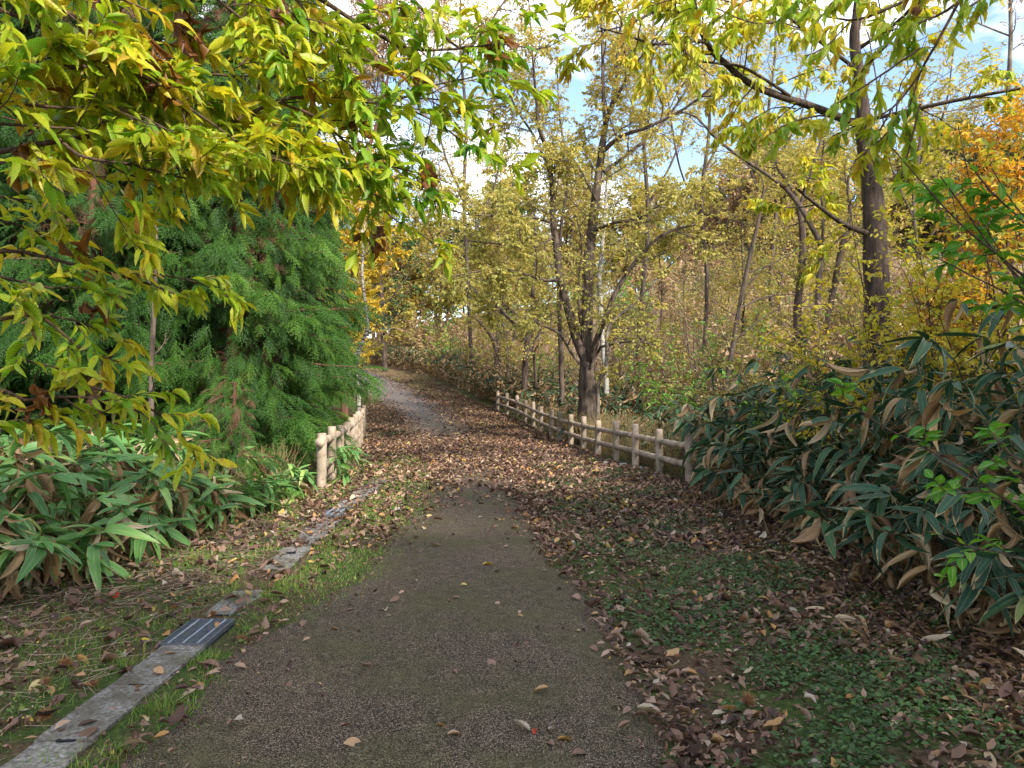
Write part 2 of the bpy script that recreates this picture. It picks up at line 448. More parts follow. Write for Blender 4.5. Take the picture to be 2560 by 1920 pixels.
def stained_concrete():
    m = simple_mat('worn_concrete', [(.34, (.075, .07, .06)), (.47, (.17, .16, .145)), (.6, (.25, .24, .225)), (.72, (.42, .41, .39))], 48, bump_=.5, dist=.004, detail=6)
    nt = m.node_tree; p = [n for n in nt.nodes if n.type == 'BSDF_PRINCIPLED'][0]
    c = p.inputs['Base Color'].links[0].from_socket
    g = nt.nodes.new('ShaderNodeNewGeometry')
    n = nd(nt, 'ShaderNodeTexNoise', Scale=4.5, Detail=7.0, Roughness=.7); nt.links.new(g.outputs['Position'], n.inputs['Vector'])
    f = ramp(nt, n.outputs['Fac'], [(.44, (0, 0, 0)), (.62, (1, 1, 1))])
    nt.links.new(mixc(nt, mth(nt, 'MULTIPLY', f, .75), c, (.075, .062, .038)), p.inputs['Base Color'])
    return m
M['concrete'] = stained_concrete()
_plain = simple_mat('worn_concrete', [(.34, (.07, .065, .055)), (.47, (.17, .16, .145)), (.6, (.25, .24, .225)), (.72, (.42, .41, .39))], 48, bump_=.5, dist=.004, detail=6)
M['grate'] = simple_mat('galvanised_steel', [(.3, (.05, .06, .075)), (.55, (.10, .115, .135)), (.72, (.14, .11, .08))], 30, rough=.5, spec=.5, bump_=.1)
M['grate_bar'] = simple_mat('galvanised_steel_bright', [(.3, (.22, .26, .32)), (.7, (.40, .44, .50))], 30, rough=.45, spec=.5, bump_=.1)
M['pit'] = simple_mat('drain_pit', [(.3, (.01, .012, .014)), (.7, (.02, .022, .025))], 10)
M['burr'] = leaf_mat('chestnut_burr', [(0, (.12, .05, .02)), (.5, (.28, .13, .05)), (1, (.42, .24, .10))], trans=.1, rough=.8)
M['stone'] = simple_mat('pale_stone', [(.3, (.22, .20, .18)), (.7, (.42, .40, .38))], 14, bump_=.5)
def fence_mat():
    m, nt = new_mat('cream_log_concrete')
    g = nt.nodes.new('ShaderNodeNewGeometry'); P = g.outputs['Position']
    n = nd(nt, 'ShaderNodeTexNoise', Scale=7.0, Detail=6.0, Roughness=.65); nt.links.new(P, n.inputs['Vector'])
    c = ramp(nt, n.outputs['Fac'], [(.3, (.22, .16, .115)), (.5, (.38, .295, .225)), (.7, (.50, .40, .32))])
    mp = nd(nt, 'ShaderNodeMapping'); mp.inputs['Scale'].default_value = (1, 1, 3.2); nt.links.new(P, mp.inputs[0])
    v = nd(nt, 'ShaderNodeTexVoronoi', Scale=9.0); nt.links.new(mp.outputs[0], v.inputs['Vector'])
    k = ramp(nt, v.outputs['Distance'], [(.14, (1, 1, 1)), (.26, (0, 0, 0))])
    c = mixc(nt, mth(nt, 'MULTIPLY', k, .7), c, (.10, .075, .055))
    n2 = nd(nt, 'ShaderNodeTexNoise', Scale=2.5, Detail=5.0); nt.links.new(P, n2.inputs['Vector'])
    c = mixc(nt, mth(nt, 'MULTIPLY', ramp(nt, n2.outputs['Fac'], [(.47, (0, 0, 0)), (.62, (1, 1, 1))]), .7), c, (.17, .15, .10))
    p = nd(nt, 'ShaderNodeBsdfPrincipled', Roughness=.85); p.inputs['Specular IOR Level'].default_value = .2
    nt.links.new(c, p.inputs['Base Color'])
    bp = nd(nt, 'ShaderNodeBump', Strength=.5, Distance=.01); nt.links.new(n.outputs['Fac'], bp.inputs['Height'])
    nt.links.new(bp.outputs[0], p.inputs['Normal'])
    o = nt.nodes.new('ShaderNodeOutputMaterial'); nt.links.new(p.outputs[0], o.inputs[0])
    return m
M['fence'] = fence_mat()

# ------------------------------------------------------------------ ground and path
def axis(lo, hi, dense_lo, dense_hi, step, grow=1.18):
    a = list(np.arange(dense_lo, dense_hi + 1e-6, step)); s = step
    while a[-1] < hi: s *= grow; a.append(a[-1] + s)
    s = step
    while a[0] > lo: s *= grow; a.insert(0, a[0] - s)
    return np.array(a)
gx = axis(-400, 400, -12, 16, .3); gy = axis(-60, 800, -2, 45, .35)
X, Y = np.meshgrid(gx, gy); Z = gz(X, Y)
nx, ny = len(gx), len(gy)
i = np.arange(ny - 1)[:, None] * nx; j = np.arange(nx - 1)[None]
q = np.stack([i + j, i + j + 1, i + nx + j + 1, i + nx + j], -1).reshape(-1, 4)
mb = MB(); mb.add(np.stack([X, Y, Z], -1).reshape(-1, 3), q)
tag(mb.build('ground', M['ground']), kind='structure')

ASL = np.array([(-20, -1.5), (3, -1.57), (4.4, -1.52), (5.3, -1.27), (6.8, -1.17), (9, -1.14), (12, -1.2), (17, -2.15), (22, -3.0), (30, -4.9), (40, -8.3), (50, -12.5), (60, -18.5), (80, -32)])
ASR = np.array([(-20, .75), (3, .68), (4.4, .60), (5.3, .58), (6.8, .32), (9, .15), (12, .1), (17, -.3), (22, -.65), (30, -2.45), (40, -5.5), (50, -9.2), (60, -14.6), (80, -27)])
def asl(y): return np.interp(y, ASL[:, 0], ASL[:, 1])
def asr(y): return np.interp(y, ASR[:, 0], ASR[:, 1])
ys = np.concatenate([np.arange(-12, 14, .05), np.arange(14, 75, .25)])
def wob(y, k):
    return .045 * np.sin(y * 2.1 + k) + .035 * np.sin(y * 5.3 + 2 * k) + .022 * np.sin(y * 13 + k) + .014 * np.sin(y * 31 + k) + rng.normal(0, .010, len(y))
W = []
K = 9
l_ = asl(ys) + wob(ys, 1); r_ = asr(ys) + wob(ys, 4)
fr = np.array([0, .012, .05, .2, .5, .8, .95, .988, 1.0])
Xp = l_[:, None] * (1 - fr) + r_[:, None] * fr; Yp = np.repeat(ys[:, None], K, 1)
Zp = gz(Xp, Yp) + .004 + .022 * np.minimum(1, 8 * np.minimum(fr, 1 - fr))[None, :]
Zp[:, 0] = gz(Xp[:, 0], ys) - .01; Zp[:, -1] = gz(Xp[:, -1], ys) - .01
i = np.arange(len(ys) - 1)[:, None] * K; j = np.arange(K - 1)[None]
q = np.stack([i + j, i + j + 1, i + K + j + 1, i + K + j], -1).reshape(-1, 4)
mb = MB(); mb.add(np.stack([Xp, Yp, Zp], -1).reshape(-1, 3), q)
tag(mb.build('path', M['asphalt']), kind='structure')

# ------------------------------------------------------------------ box helper (bevelled)
import bmesh
def box_mesh(name, dims, bevel, mat, jitter=0):
    bm = bmesh.new(); bmesh.ops.create_cube(bm, size=1)
    bmesh.ops.scale(bm, vec=dims, verts=bm.verts)
    if jitter:
        bmesh.ops.subdivide_edges(bm, edges=bm.edges, cuts=3, use_grid_fill=True)
        for v in bm.verts: v.co += Vector([random.uniform(-1, 1) * jitter for _ in range(3)])
    elif bevel:
        bmesh.ops.bevel(bm, geom=bm.edges[:], offset=bevel, segments=2, affect='EDGES', profile=.5)
    me = bpy.data.meshes.new(name); bm.to_mesh(me); bm.free(); me.materials.append(mat)
    return me

# ------------------------------------------------------------------ gutter slabs and drain grates
GL = [(-2.0, 2.6), (-1.86, 4.6), (-2.0, 8.9), (-2.05, 12.0)]
def gutx(y): return np.interp(y, [2.6, 4.6, 8.9, 12], [-1.86, -1.86, -2.02, -2.06])
gut = empty('concrete_gutter', (gutx(3.0), 3.0, 0), 'weathered grey concrete gutter cover slabs running along the left edge of the path', 'gutter')
yy = 2.0
while yy < 12:
    L = .60
    yc = yy + L / 2
    if not (4.25 < yc < 4.95) and not (8.6 < yc < 9.2):
        me = box_mesh('slab', (.245, L - .012, .10), 0, M['concrete'], jitter=.0045)
        o = link('slab', me, gut, False)
        lift = -.035 + random.uniform(-.004, .004)
        if 5.2 < yc < 6.9: lift = -.056 + .01 * math.sin(yc * 5)
        o.location = (float(gutx(yc)) - gut.location.x, yc - gut.location.y, float(gz(gutx(yc), yc)) + lift + .0)
        o.rotation_euler = (random.uniform(-.006, .006), random.uniform(-.008, .008), math.atan2(-float(gutx(yc + .3) - gutx(yc - .3)), .6))
        sl = box_mesh('lifting_slot', (.075, .016, .012), 0, M['pit'])
        so_ = link('lifting_slot', sl, gut, False)
        so_.location = (o.location.x + .01, o.location.y - L / 2, o.location.z + .0465)
    yy += L

def grate(x, y, w, l, label, rz=0):
    g = empty('drain_grate', (x, y, float(gz(x, y)) + .020), label, 'drain grate', 'drain grates in the left gutter')
    g.rotation_euler = (0, 0, rz)
    def bx(mb_, c, d):
        c = np.array(c); d = np.array(d) / 2
        v = np.array([[sx, sy, sz] for sz in (-1, 1) for sy in (-1, 1) for sx in (-1, 1)]) * d + c
        f = [(0, 2, 3, 1), (4, 5, 7, 6), (0, 1, 5, 4), (2, 6, 7, 3), (0, 4, 6, 2), (1, 3, 7, 5)]
        mb_.add(v, f)
    m1 = MB()
    n = int(l / .021)
    for k in range(n): bx(m1, (0, -l / 2 + (k + .5) * l / n, 0), (w - .012, .0055, .02))
    o = m1.build('bearing_bars', M['grate'], None, False); o.parent = g
    m2 = MB()
    t = .009
    for sx in (-1, 1): bx(m2, (sx * (w / 2), 0, .0), (t, l + t, .026))
    for sy in (-1, 1): bx(m2, (0, sy * (l / 2), .0), (w - t, t, .026))
    o = m2.build('frame', M['grate'], None, False); o.parent = g
    for k in range(3):
        m3 = MB(); bx(m3, ((k - 1) * w * .32, 0, .011), (.007, l - t, .008))
        o = m3.build('cross_bar', M['grate_bar'], None, False); o.parent = g
    m4 = MB(); bx(m4, (0, 0, -.022), (w + .03, l + .03, .012))
    o = m4.build('pit', M['pit'], None, False); o.parent = g
grate(-1.868, 4.60, .26, .45, 'steel drain grate in the gutter with an orange leaf on it, the nearer one')
grate(-2.04, 8.9, .21, .40, 'small steel drain grate half sunk in grass, the farther one near the fence')

# ------------------------------------------------------------------ fences
def log(mb_, p, q_, r, sides=16, rings=True, n=14):
    p = np.array(p, float); q_ = np.array(q_, float)
    t = np.linspace(0, 1, n)[:, None]
    P = p + (q_ - p) * t
    rr = r * (1 + rng.normal(0, .022, n))
    tubes(mb_, P[None], rr[None], sides)
    # cap both ends
    b = mb_.n - n * sides
    mb_.F.append(np.array([[b + (n - 1) * sides + k for k in range(sides)]], np.int32))
    mb_.F.append(np.array([[b + k for k in range(sides)][::-1]], np.int32))
def make_fence(name, posts, H, pr, rail_h, rr, label, extra_tail=0, tops=None):
    f = empty(name, (*posts[0][:2], float(gz(*posts[0][:2]))), label, 'fence')
    pts = []
    for (x, y) in posts:
        z = float(gz(x, y)); h = H * random.uniform(.95, 1.05)
        a = random.uniform(-.02, .02); b = random.uniform(-.02, .02)
        m_ = MB(); n = 12; t = np.linspace(0, 1, n)
        P = np.stack([x + a * t, y + b * t, z - .1 + (h + .1) * t], -1)
        rr_ = pr * (1 + rng.normal(0, .035, n)); rr_[-1] = pr * .90
        Pn = np.vstack([P, P[-1:] + [[0, 0, .012]]]); rn = np.append(rr_, pr * .78)
        tubes(m_, Pn[None], rn[None], 14, cap=True)
        m_.build('post', M['fence'], f)
        pts.append((x, y, z))
    for k in range(len(pts) - 1):
        for h in rail_h:
            a = np.array(pts[k]) + [0, 0, h]; b = np.array(pts[k + 1]) + [0, 0, h]
            dv = (b - a) / np.linalg.norm(b - a)
            m_ = MB(); n = 13
            t = np.linspace(0, 1, n)
            P = a + dv * pr * .4 + (b - a - dv * pr * .8) * t[:, None]
            rr_ = rr * np.where(np.arange(n) % 3 == 0, 1.09, .97) * (1 + rng.normal(0, .015, n))
            tubes(m_, P[None], rr_[None], 12)
            m_.build('rail', M['fence'], f)
    return f
rp = [(2.66, 11.55), (2.44, 12.75)] + [((u - 1280) / F * d, d) for u, d in ((1589, 13.9), (1540, 15.0), (1495, 16.2), (1459, 17.4), (1428, 18.7), (1400, 20.0), (1378, 21.3), (1353, 22.6), (1333, 23.9), (1313, 25.2), (1294, 26.5), (1268, 27.9), (1244, 29.3))]
make_fence('log_fence', rp, .74, .064, (.54, .26), .050, 'cream log style fence with two rails along the right side of the path')
lp = [(-2.73, 11.05), (-2.83, 12.1), (-2.94, 13.2), (-3.1, 14.4), (-3.22, 15.5), (-3.42, 16.8), (-3.62, 18.2), (-3.85, 19.6), (-4.1, 21.1), (-4.32, 22.4)]
lf = make_fence('log_fence', lp, .80, .072, (.66, .30), .058, 'cream log style fence on the left below the cedar, seen nearly end on')
m_ = MB(); z = float(gz(-2.73, 11.05)); log(m_, (-2.725, 10.93, z + .66), (-2.73, 11.06, z + .66), .066, 18, n=5); m_.build('rail_end', M['fence'], lf)
fp = [((u - 1280) / F * d, d) for u, d in ((1217, 33.0), (1196, 34.6), (1172, 36.2), (1146, 38.0), (1120, 40.0))]
make_fence('log_fence', fp, .62, .05, (.45,), .045, 'low weathered fence half buried in tan bamboo grass farther up the path')

# ------------------------------------------------------------------ tree machinery
class Tree:
    def __init__(s):
        s.tb = {}; s.twigs = []; s.mains = []
    def tube(s, P, r, sides):
        s.tb.setdefault((len(P), sides), []).append((P, r))
    def main(s, pts, rads, sides=10, step=.25, jag=.0):
        P, r = smooth_poly(pts, rads, step)
        if jag: P = P + rng.normal(0, jag, P.shape)
        s.tube(P, r, sides); s.mains.append((P, r))
        return P, r
    def px(s, lst, d, sides=8, step=.25, jag=0, rmul=1.0):
        """lst of (u,v,width_px[,d])"""
        pts = [PX(a[0], a[1], a[3] if len(a) > 3 else d) for a in lst]
        rads = [a[2] / 2 * (a[3] if len(a) > 3 else d) / F * rmul for a in lst]
        return s.main(pts, rads, sides, step, jag)
    def sprout(s, P, r, levels, tip=True):
        L = levels[0]; n = L['n']
        if isinstance(n, float): n = max(1, int(n * np.linalg.norm(np.diff(P, axis=0), axis=1).sum()))
        m = len(P)
        for k in range(n):
            f = L.get('f0', .3) + (1 - L.get('f0', .3)) * ((k + random.random()) / n)
            x = f * (m - 1); i0 = min(int(x), m - 2); t = x - i0
            p = P[i0] * (1 - t) + P[i0 + 1] * t; rad = r[i0] * (1 - t) + r[i0 + 1] * t
            T = P[i0 + 1] - P[i0]; T = T / (np.linalg.norm(T) + 1e-9)
            a = rng.normal(0, 1, 3); a -= a.dot(T) * T
            fl = L.get('flat', 0)
            a[2] *= (1 - fl); a /= np.linalg.norm(a) + 1e-9
            ang = R(L.get('ang', 50) + random.uniform(-15, 15))
            d = T * math.cos(ang) + a * math.sin(ang); d[2] += L.get('up', 0); d /= np.linalg.norm(d)
            ln = L['len'] * random.uniform(.55, 1.2) * (1 - .45 * f)
            nn = L.get('pts', 5); Q = [p]; dd = d
            for _ in range(nn - 1):
                dd = dd + rng.normal(0, L.get('wob', .18), 3); dd[2] += L.get('grav', 0)
                dd /= np.linalg.norm(dd); Q.append(Q[-1] + dd * ln / (nn - 1))
            Q = np.array(Q)
            r0 = min(L.get('r', .02), rad * .7 + .002)
            rr = np.linspace(r0, max(r0 * .3, .0018), nn)
            s.tube(Q, rr, L.get('sides', 4))
            if len(levels) > 1: s.sprout(Q, rr, levels[1:])
            else: s.twigs.append(Q)
    def wood(s, name, mat, parent, only=None):
        mb_ = MB()
        for (n, sd_), lst in s.tb.items():
            tubes(mb_, np.array([a for a, b in lst]), np.array([b for a, b in lst]), sd_)
        return mb_.build(name, mat, parent)

def leaves_on(mb_, twigs, k, tpls, size, var=.3, fwd=.55, side=.8, droop=.3, nup=1.0, tint=(0, 1), ctint=.5, f0=.1, tfun=None, keep=None):
    if not twigs: return
    P = np.array(twigs); Mn, n, _ = P.shape
    f = f0 + (1 - f0) * (np.arange(k) + rng.random((Mn, k))) / k
    x = f * (n - 1); i0 = np.minimum(x.astype(int), n - 2); t = (x - i0)[..., None]
    idx = np.arange(Mn)[:, None]
    p = P[idx, i0] * (1 - t) + P[idx, i0 + 1] * t
    T = nrm(P[idx, i0 + 1] - P[idx, i0])
    sg = np.where(np.arange(k) % 2 == 0, 1., -1.)[None, :, None]
    S = np.cross(T, np.array([0, 0, 1.])); S = nrm(S + rng.normal(0, .25, S.shape)) * sg
    d = T * fwd + S * side + rng.normal(0, .22, p.shape); d[..., 2] -= droop
    up = np.array([0, 0, 1.]) * nup + rng.normal(0, .45, p.shape)
    ct = rng.random((Mn, 1)) * ctint + rng.random((Mn, k)) * (1 - ctint)
    ti = tint[0] + (tint[1] - tint[0]) * ct
    if tfun is not None: ti = tfun(p, ti)
    sz = size * (1 + rng.uniform(-var, var, (Mn, k)))
    p = p.reshape(-1, 3); d = d.reshape(-1, 3); up = up.reshape(-1, 3); ti = np.clip(ti.ravel(), 0, 1); sz = sz.ravel()
    if keep is not None:
        m_ = keep(p); p, d, up, ti, sz = p[m_], d[m_], up[m_], ti[m_], sz[m_]
    inst_multi(mb_, tpls, p, d, up, sz, ti)

D1 = [diamond_tpl(.42, .2), diamond_tpl(.5, .1), diamond_tpl(.34, .35)]
LEAF = [leaf_tpl(3, .42, .25, .2), leaf_tpl(3, .38, .3, .45), leaf_tpl(3, .45, .15, -.1)]
CH = [leaf_tpl(9, .26, .9, .3, .42, .75, serr=.13, twist=1.2), leaf_tpl(9, .27, .22, .22, .42, .75, serr=.13), leaf_tpl(9, .26, .35, .5, .42, .75, serr=.13, twist=.5), leaf_tpl(9, .30, .18, .08, .45, .75, serr=.13, twist=-.4), leaf_tpl(9, .25, .45, .75, .4, .8, serr=.13)]

# ---- generic background broadleaf tree
def tree(name, x, y, H, Rr, mat, label, cat='tree', group=None, bark='bark', r0=.12, nl=9, nb=8, nt_=6, k=9, size=.09, cb=.3, lean=(0, 0), tpls=None, tint=(0, 1), flat=.3, up=.15):
    z = float(gz(x, y)) - .1
    root = empty(name, (x, y, z + .1), label, cat, group)
    T = Tree()
    top = np.array([x + lean[0], y + lean[1], z + H])
    b = np.array([x, y, z]); pts = [b]
    for f in (.25, .5, .75): pts.append(b + (top - b) * f + np.array([random.uniform(-1, 1), random.uniform(-1, 1), 0]) * H * .02)
    pts.append(top)
    P, r = T.main(pts, [r0, r0 * .8, r0 * .55, r0 * .3, r0 * .08], 8, H / 14)
    T.sprout(P, r, [dict(n=nl, len=Rr, ang=58, r=r0 * .4, f0=cb, up=up, pts=6, wob=.14, sides=5),
                    dict(n=nb, len=Rr * .5, ang=50, r=r0 * .14, f0=.2, pts=5, flat=flat, sides=3),
                    dict(n=nt_, len=Rr * .28, ang=45, r=r0 * .05, f0=.15, pts=4, flat=flat, sides=3)])
    T.wood('trunk', M[bark], root)
    mb_ = MB(); leaves_on(mb_, T.twigs, k, tpls or D1, size, tint=tint, ctint=.45)
    mb_.build('crown', M[mat], root)
    return root

def dup(root, x, y, rz, s, label, group=None):
    r = root.copy(); COL.objects.link(r); r.location = (x, y, float(gz(x, y)) - .05); r.rotation_euler = (0, 0, rz); r.scale = (s, s, s * random.uniform(.9, 1.12))
    r['label'] = label
    if group: r['group'] = group
    for ch in root.children:
        mi = ch.matrix_parent_inverse.copy()
        c = ch.copy(); COL.objects.link(c); c.parent = r; c.matrix_parent_inverse = mi
    return r
PROTO = {}
def cached(fn, key, nvar, x, y, H, Hb, label, group, *a, **kw):
    """build up to nvar different ones of a kind, then copy them (things and parts)"""
    L_ = PROTO.setdefault(key, [])
    if len(L_) < nvar:
        o = fn(x, y, H, label, group); L_.append((o, H)); return o
    o, H0 = random.choice(L_)
    return dup(o, x, y, random.uniform(0, 6.28), H / H0, label, group)

def bush(name, x, y, H, Rr, mat, label, cat='shrub', group=None, n=14, k=8, size=.08, nt_=9, tpls=None, bark='twig', tint=(0, 1), splay=.5, grav=-.02, n2=0):
    z = float(gz(x, y)) - .05
    root = empty(name, (x, y, z + .05), label, cat, group)
    T = Tree()
    for i_ in range(n):
        a = random.uniform(0, 2 * math.pi); sp = random.uniform(.1, 1) * splay
        d = np.array([math.cos(a) * sp, math.sin(a) * sp, 1]); h = H * random.uniform(.7, 1.1)
        b = np.array([x + math.cos(a) * .12 * Rr, y + math.sin(a) * .12 * Rr, z])
        pts = [b]
        for q_ in range(5):
            d = d + rng.normal(0, .1, 3); d[2] += grav; pts.append(pts[-1] + d * h / 5)
        pts = np.array(pts); pts[:, 0] = x + (pts[:, 0] - x) * (Rr / max(.3, H * splay)) ; pts[:, 1] = y + (pts[:, 1] - y) * (Rr / max(.3, H * splay))
        rr = np.linspace(.012, .003, 6) * (H / 2) ** .7
        T.tube(pts, rr, 4)
        lv = [dict(n=nt_, len=H * .3, ang=45, r=.005, f0=.2, pts=4, up=.1, sides=3)]
        if n2: lv.append(dict(n=n2, len=H * .15, ang=45, r=.003, f0=.1, pts=4, sides=3))
        T.sprout(pts, rr, lv)
    T.wood('stems', M[bark], root)
    mb_ = MB(); leaves_on(mb_, T.twigs, k, tpls or D1, size, tint=tint)
    mb_.build('foliage', M[mat], root)
    return root

#@@SECTIONS@@

# ================================================================== the trees right of the path
def root_for(name, u, d, label, cat='tree', group=None, x=None):
    xx = (u - 1280) / F * d if x is None else x
    return empty(name, (xx, d, float(gz(xx, d))), label, cat, group), xx

# --- big many-stemmed tree behind the right fence
d0 = 19.0
root, bx_ = root_for('autumn_tree', 1471, d0, 'big multi-stemmed autumn tree with thick furrowed trunk just behind the right fence')
T = Tree()
gb = float(gz(bx_, d0))
base = [np.array([bx_ + .02, d0, gb - .15])]
Pm, rm = smooth_poly([base[0], PX(1470, 1010, d0), PX(1468, 960, d0), PX(1466, 914, d0), PX(1463, 870, d0)], [.30, .25, .21, .17, .12], .1)
flare = 1 + .06 * np.sin(np.arange(len(Pm)) * .9)
T.tube(Pm, rm * flare, 16); T.mains.append((Pm, rm))
st = {}
st['L'] = T.px([(1464, 905, 24), (1442, 848, 25), (1426, 792, 22), (1409, 732, 20), (1398, 686, 20), (1393, 626, 19), (1386, 580, 17), (1381, 533, 16), (1383, 500, 15), (1377, 440, 14), (1366, 370, 12), (1348, 324, 9, 18.6), (1340, 240, 7, 18.4), (1330, 120, 5, 18.2), (1318, -60, 3, 18)], d0, 10)
st['M'] = T.px([(1466, 905, 24), (1467, 831, 30), (1469, 732, 29), (1470, 666, 28), (1479, 583, 25), (1487, 516, 24), (1493, 463, 21), (1504, 382, 18), (1516, 301, 13), (1539, 231, 10), (1545, 120, 7), (1560, 0, 5), (1570, -120, 3)], d0 + .1, 12)
st['R'] = T.px([(1474, 905, 16, 19), (1479, 891, 17, 18.8), (1496, 838, 15, 18.6), (1512, 798, 14, 18.5), (1545, 720, 12, 18.4), (1600, 640, 10, 18.2), (1660, 585, 8, 18), (1740, 560, 5, 18)], d0, 8)
st['N'] = T.px([(1504, 382, 13), (1552, 340, 11, 18.7), (1609, 322, 9, 18.4), (1713, 270, 7, 18), (1800, 200, 4, 17.5)], d0, 8)
st['N2'] = T.px([(1510, 430, 10), (1570, 385, 9, 19.3), (1640, 325, 8, 19.6), (1700, 250, 6, 20), (1760, 150, 4, 20)], d0, 7)
st['V'] = T.px([(1512, 310, 10), (1508, 231, 9), (1506, 120, 8), (1500, 0, 5), (1495, -100, 3)], d0, 7)
st['W'] = T.px([(1516, 300, 9), (1570, 190, 7, 18.5), (1640, 90, 5, 18), (1700, -20, 3, 17.5)], d0, 6)
st['a'] = T.px([(1450, 911, 9), (1423, 874, 8), (1399, 835, 7), (1360, 815, 6), (1300, 792, 4, 18.3), (1240, 740, 3, 18)], d0, 6)
st['b'] = T.px([(1476, 921, 8), (1502, 868, 7), (1539, 861, 6, 18.4), (1575, 853, 5, 18), (1640, 862, 3, 17.6)], d0 - .2, 6)
st['c'] = T.px([(1396, 700, 9), (1366, 702, 8, 18.6), (1310, 685, 7, 18.2), (1268, 675, 6, 18), (1178, 681, 4, 17.6), (1100, 700, 3, 17.4)], d0, 6)
st['d'] = T.px([(1386, 560, 7), (1340, 545, 6, 18.6), (1290, 540, 5, 18), (1160, 535, 4, 17.5), (1080, 500, 3, 17.2)], d0, 6)
st['e'] = T.px([(1490, 500, 7), (1440, 410, 6, 18.6), (1390, 400, 5, 18.2), (1310, 380, 4, 17.8)], d0, 6)
st['f'] = T.px([(1480, 580, 9), (1540, 555, 8, 18.5), (1600, 545, 7, 18), (1680, 490, 5, 17.6), (1760, 470, 3, 17.3)], d0, 6)
st['g'] = T.px([(1462, 880, 6), (1448, 780, 8, 18.8), (1448, 700, 7, 18.8), (1455, 610, 5, 18.7), (1440, 540, 4, 18.5)], d0, 6)
st['h'] = T.px([(1375, 430, 7), (1335, 340, 6, 19.3), (1290, 270, 5, 19.5), (1230, 130, 4, 19.6), (1190, 20, 3, 19.6)], d0, 6)
st['i'] = T.px([(1388, 590, 6), (1330, 620, 5, 18.3), (1250, 610, 4, 17.8), (1150, 600, 3, 17.4)], d0, 6)
for k_, (P, r) in st.items():
    big = k_ in 'LMNRVW' or k_ == 'N2'
    T.sprout(P, r, [dict(n=1.7 if big else 2.0, len=1.7 if big else 1.1, ang=55, r=.02, f0=.3 if k_ in 'LMR' else .15, pts=6, up=.1, wob=.15, sides=4, flat=.3),
                    dict(n=8, len=.75, ang=50, r=.008, f0=.15, pts=5, sides=3, flat=.4),
                    dict(n=4, len=.50, ang=50, r=.004, f0=.1, pts=4, sides=3, flat=.2, grav=-.03)])
T.wood('trunk', M['bark'], root)
mb = MB()
def tint_T1(p, ti): return ti * .75 + .25 * np.clip((p[..., 2] - 4) / 6, 0, 1)
def keepT1(p):
    cx = np.interp(p[:, 2], [0, 4, 8, 12], [1.88, 1.75, 1.95, 2.2])
    near = (np.abs(p[:, 0] - cx) < 1.25) & (p[:, 2] < 6.6)
    return ~near | (rng.random(len(p)) < .30)
leaves_on(mb, T.twigs, 16, D1, .088, keep=keepT1, droop=.7, nup=.35, tint=(0, 1), ctint=.4, tfun=tint_T1)
mb.build('crown', M['olive'], root)
print('T1 twigs', len(T.twigs))

# --- slimmer trees around it
def slim(name, label, stems, d, mat='olive', bark='bark', group=None, cat='tree', n1=2.0, l1=1.4, size=.082, k=12, root_u=None, ground=True, twn=5, tint=(0, 1), lv3=True, f0=.3):
    u0 = stems[0][0][0] if root_u is None else root_u
    root, x0 = root_for(name, u0, d, label, cat, group)
    T = Tree()
    for si, s_ in enumerate(stems):
        s_ = list(s_)
        if si == 0 and ground:
            g_ = float(gz(x0, d)); v_ = 960 - (g_ - .1 - CAMZ) * F / d
            s_ = [(u0, v_, s_[0][2] * 1.25)] + [q_ for q_ in s_ if q_[1] < v_ - 8]
        P, r = T.px(s_, d, 8, .25)
        lv = [dict(n=n1, len=l1, ang=52, r=.014, f0=f0, pts=6, up=.1, sides=4, flat=.3), dict(n=twn, len=l1 * .42, ang=48, r=.006, f0=.15, pts=5, sides=3, flat=.3)]
        if lv3: lv.append(dict(n=3, len=l1 * .2, ang=45, r=.003, f0=.15, pts=4, sides=3))
        T.sprout(P, r, lv)
    T.wood('trunk', M[bark], root)
    m_ = MB(); leaves_on(m_, T.twigs, k, D1, size, tint=tint, ctint=.45, droop=.6, nup=.4)
    m_.build('crown', M[mat], root)
    return root
slim('autumn_tree', 'slender dark tree with a low fork, left of the big multi-stemmed tree',
     [[(1310, 1007, 16), (1314, 900, 15), (1319, 852, 14), (1329, 795, 12), (1333, 722, 9), (1340, 620, 6), (1335, 520, 4)],
      [(1313, 850, 9), (1290, 815, 8), (1268, 791, 8), (1231, 750, 6), (1200, 700, 4), (1160, 690, 3)],
      [(1322, 875, 8), (1338, 850, 6), (1353, 820, 5), (1375, 745, 4), (1400, 700, 3)]], 27.5, l1=1.6)
slim('autumn_tree', 'straight thin trunk between the slender forked tree and the big multi-stemmed tree',
     [[(1406, 1007, 13), (1404, 950, 13), (1402, 885, 12), (1399, 783, 11), (1397, 681, 9), (1404, 560, 8), (1420, 430, 6), (1400, 300, 5), (1392, 150, 3)]], 23.2, l1=1.5, bark='bark')
slim('autumn_tree', 'thin pale sapling with two upright stems farther up the right side of the path',
     [[(1272, 990, 8), (1268, 893, 7), (1262, 840, 6), (1256, 780, 5), (1262, 680, 3)],
      [(1268, 900, 5), (1285, 840, 4), (1296, 770, 3)]], 30.5, l1=1.0, bark='bark_light')
slim('autumn_tree', 'grey tree with a low fork behind the far right bank',
     [[(1243, 921, 15), (1240, 870, 14), (1228, 840, 10), (1205, 810, 7), (1180, 790, 5)],
      [(1241, 860, 9), (1246, 810, 8), (1260, 740, 6), (1270, 640, 4)]], 33.5, l1=2.0, size=.11)
slim('birch_tree', 'white-barked birch rising right behind the big multi-stemmed tree',
     [[(1516, 960, 13), (1512, 914, 13), (1502, 798, 14), (1499, 699, 13), (1502, 659, 11), (1510, 560, 9), (1518, 440, 6), (1525, 330, 4)]], 22.5, bark='bark_birch', l1=1.3, cat='birch')
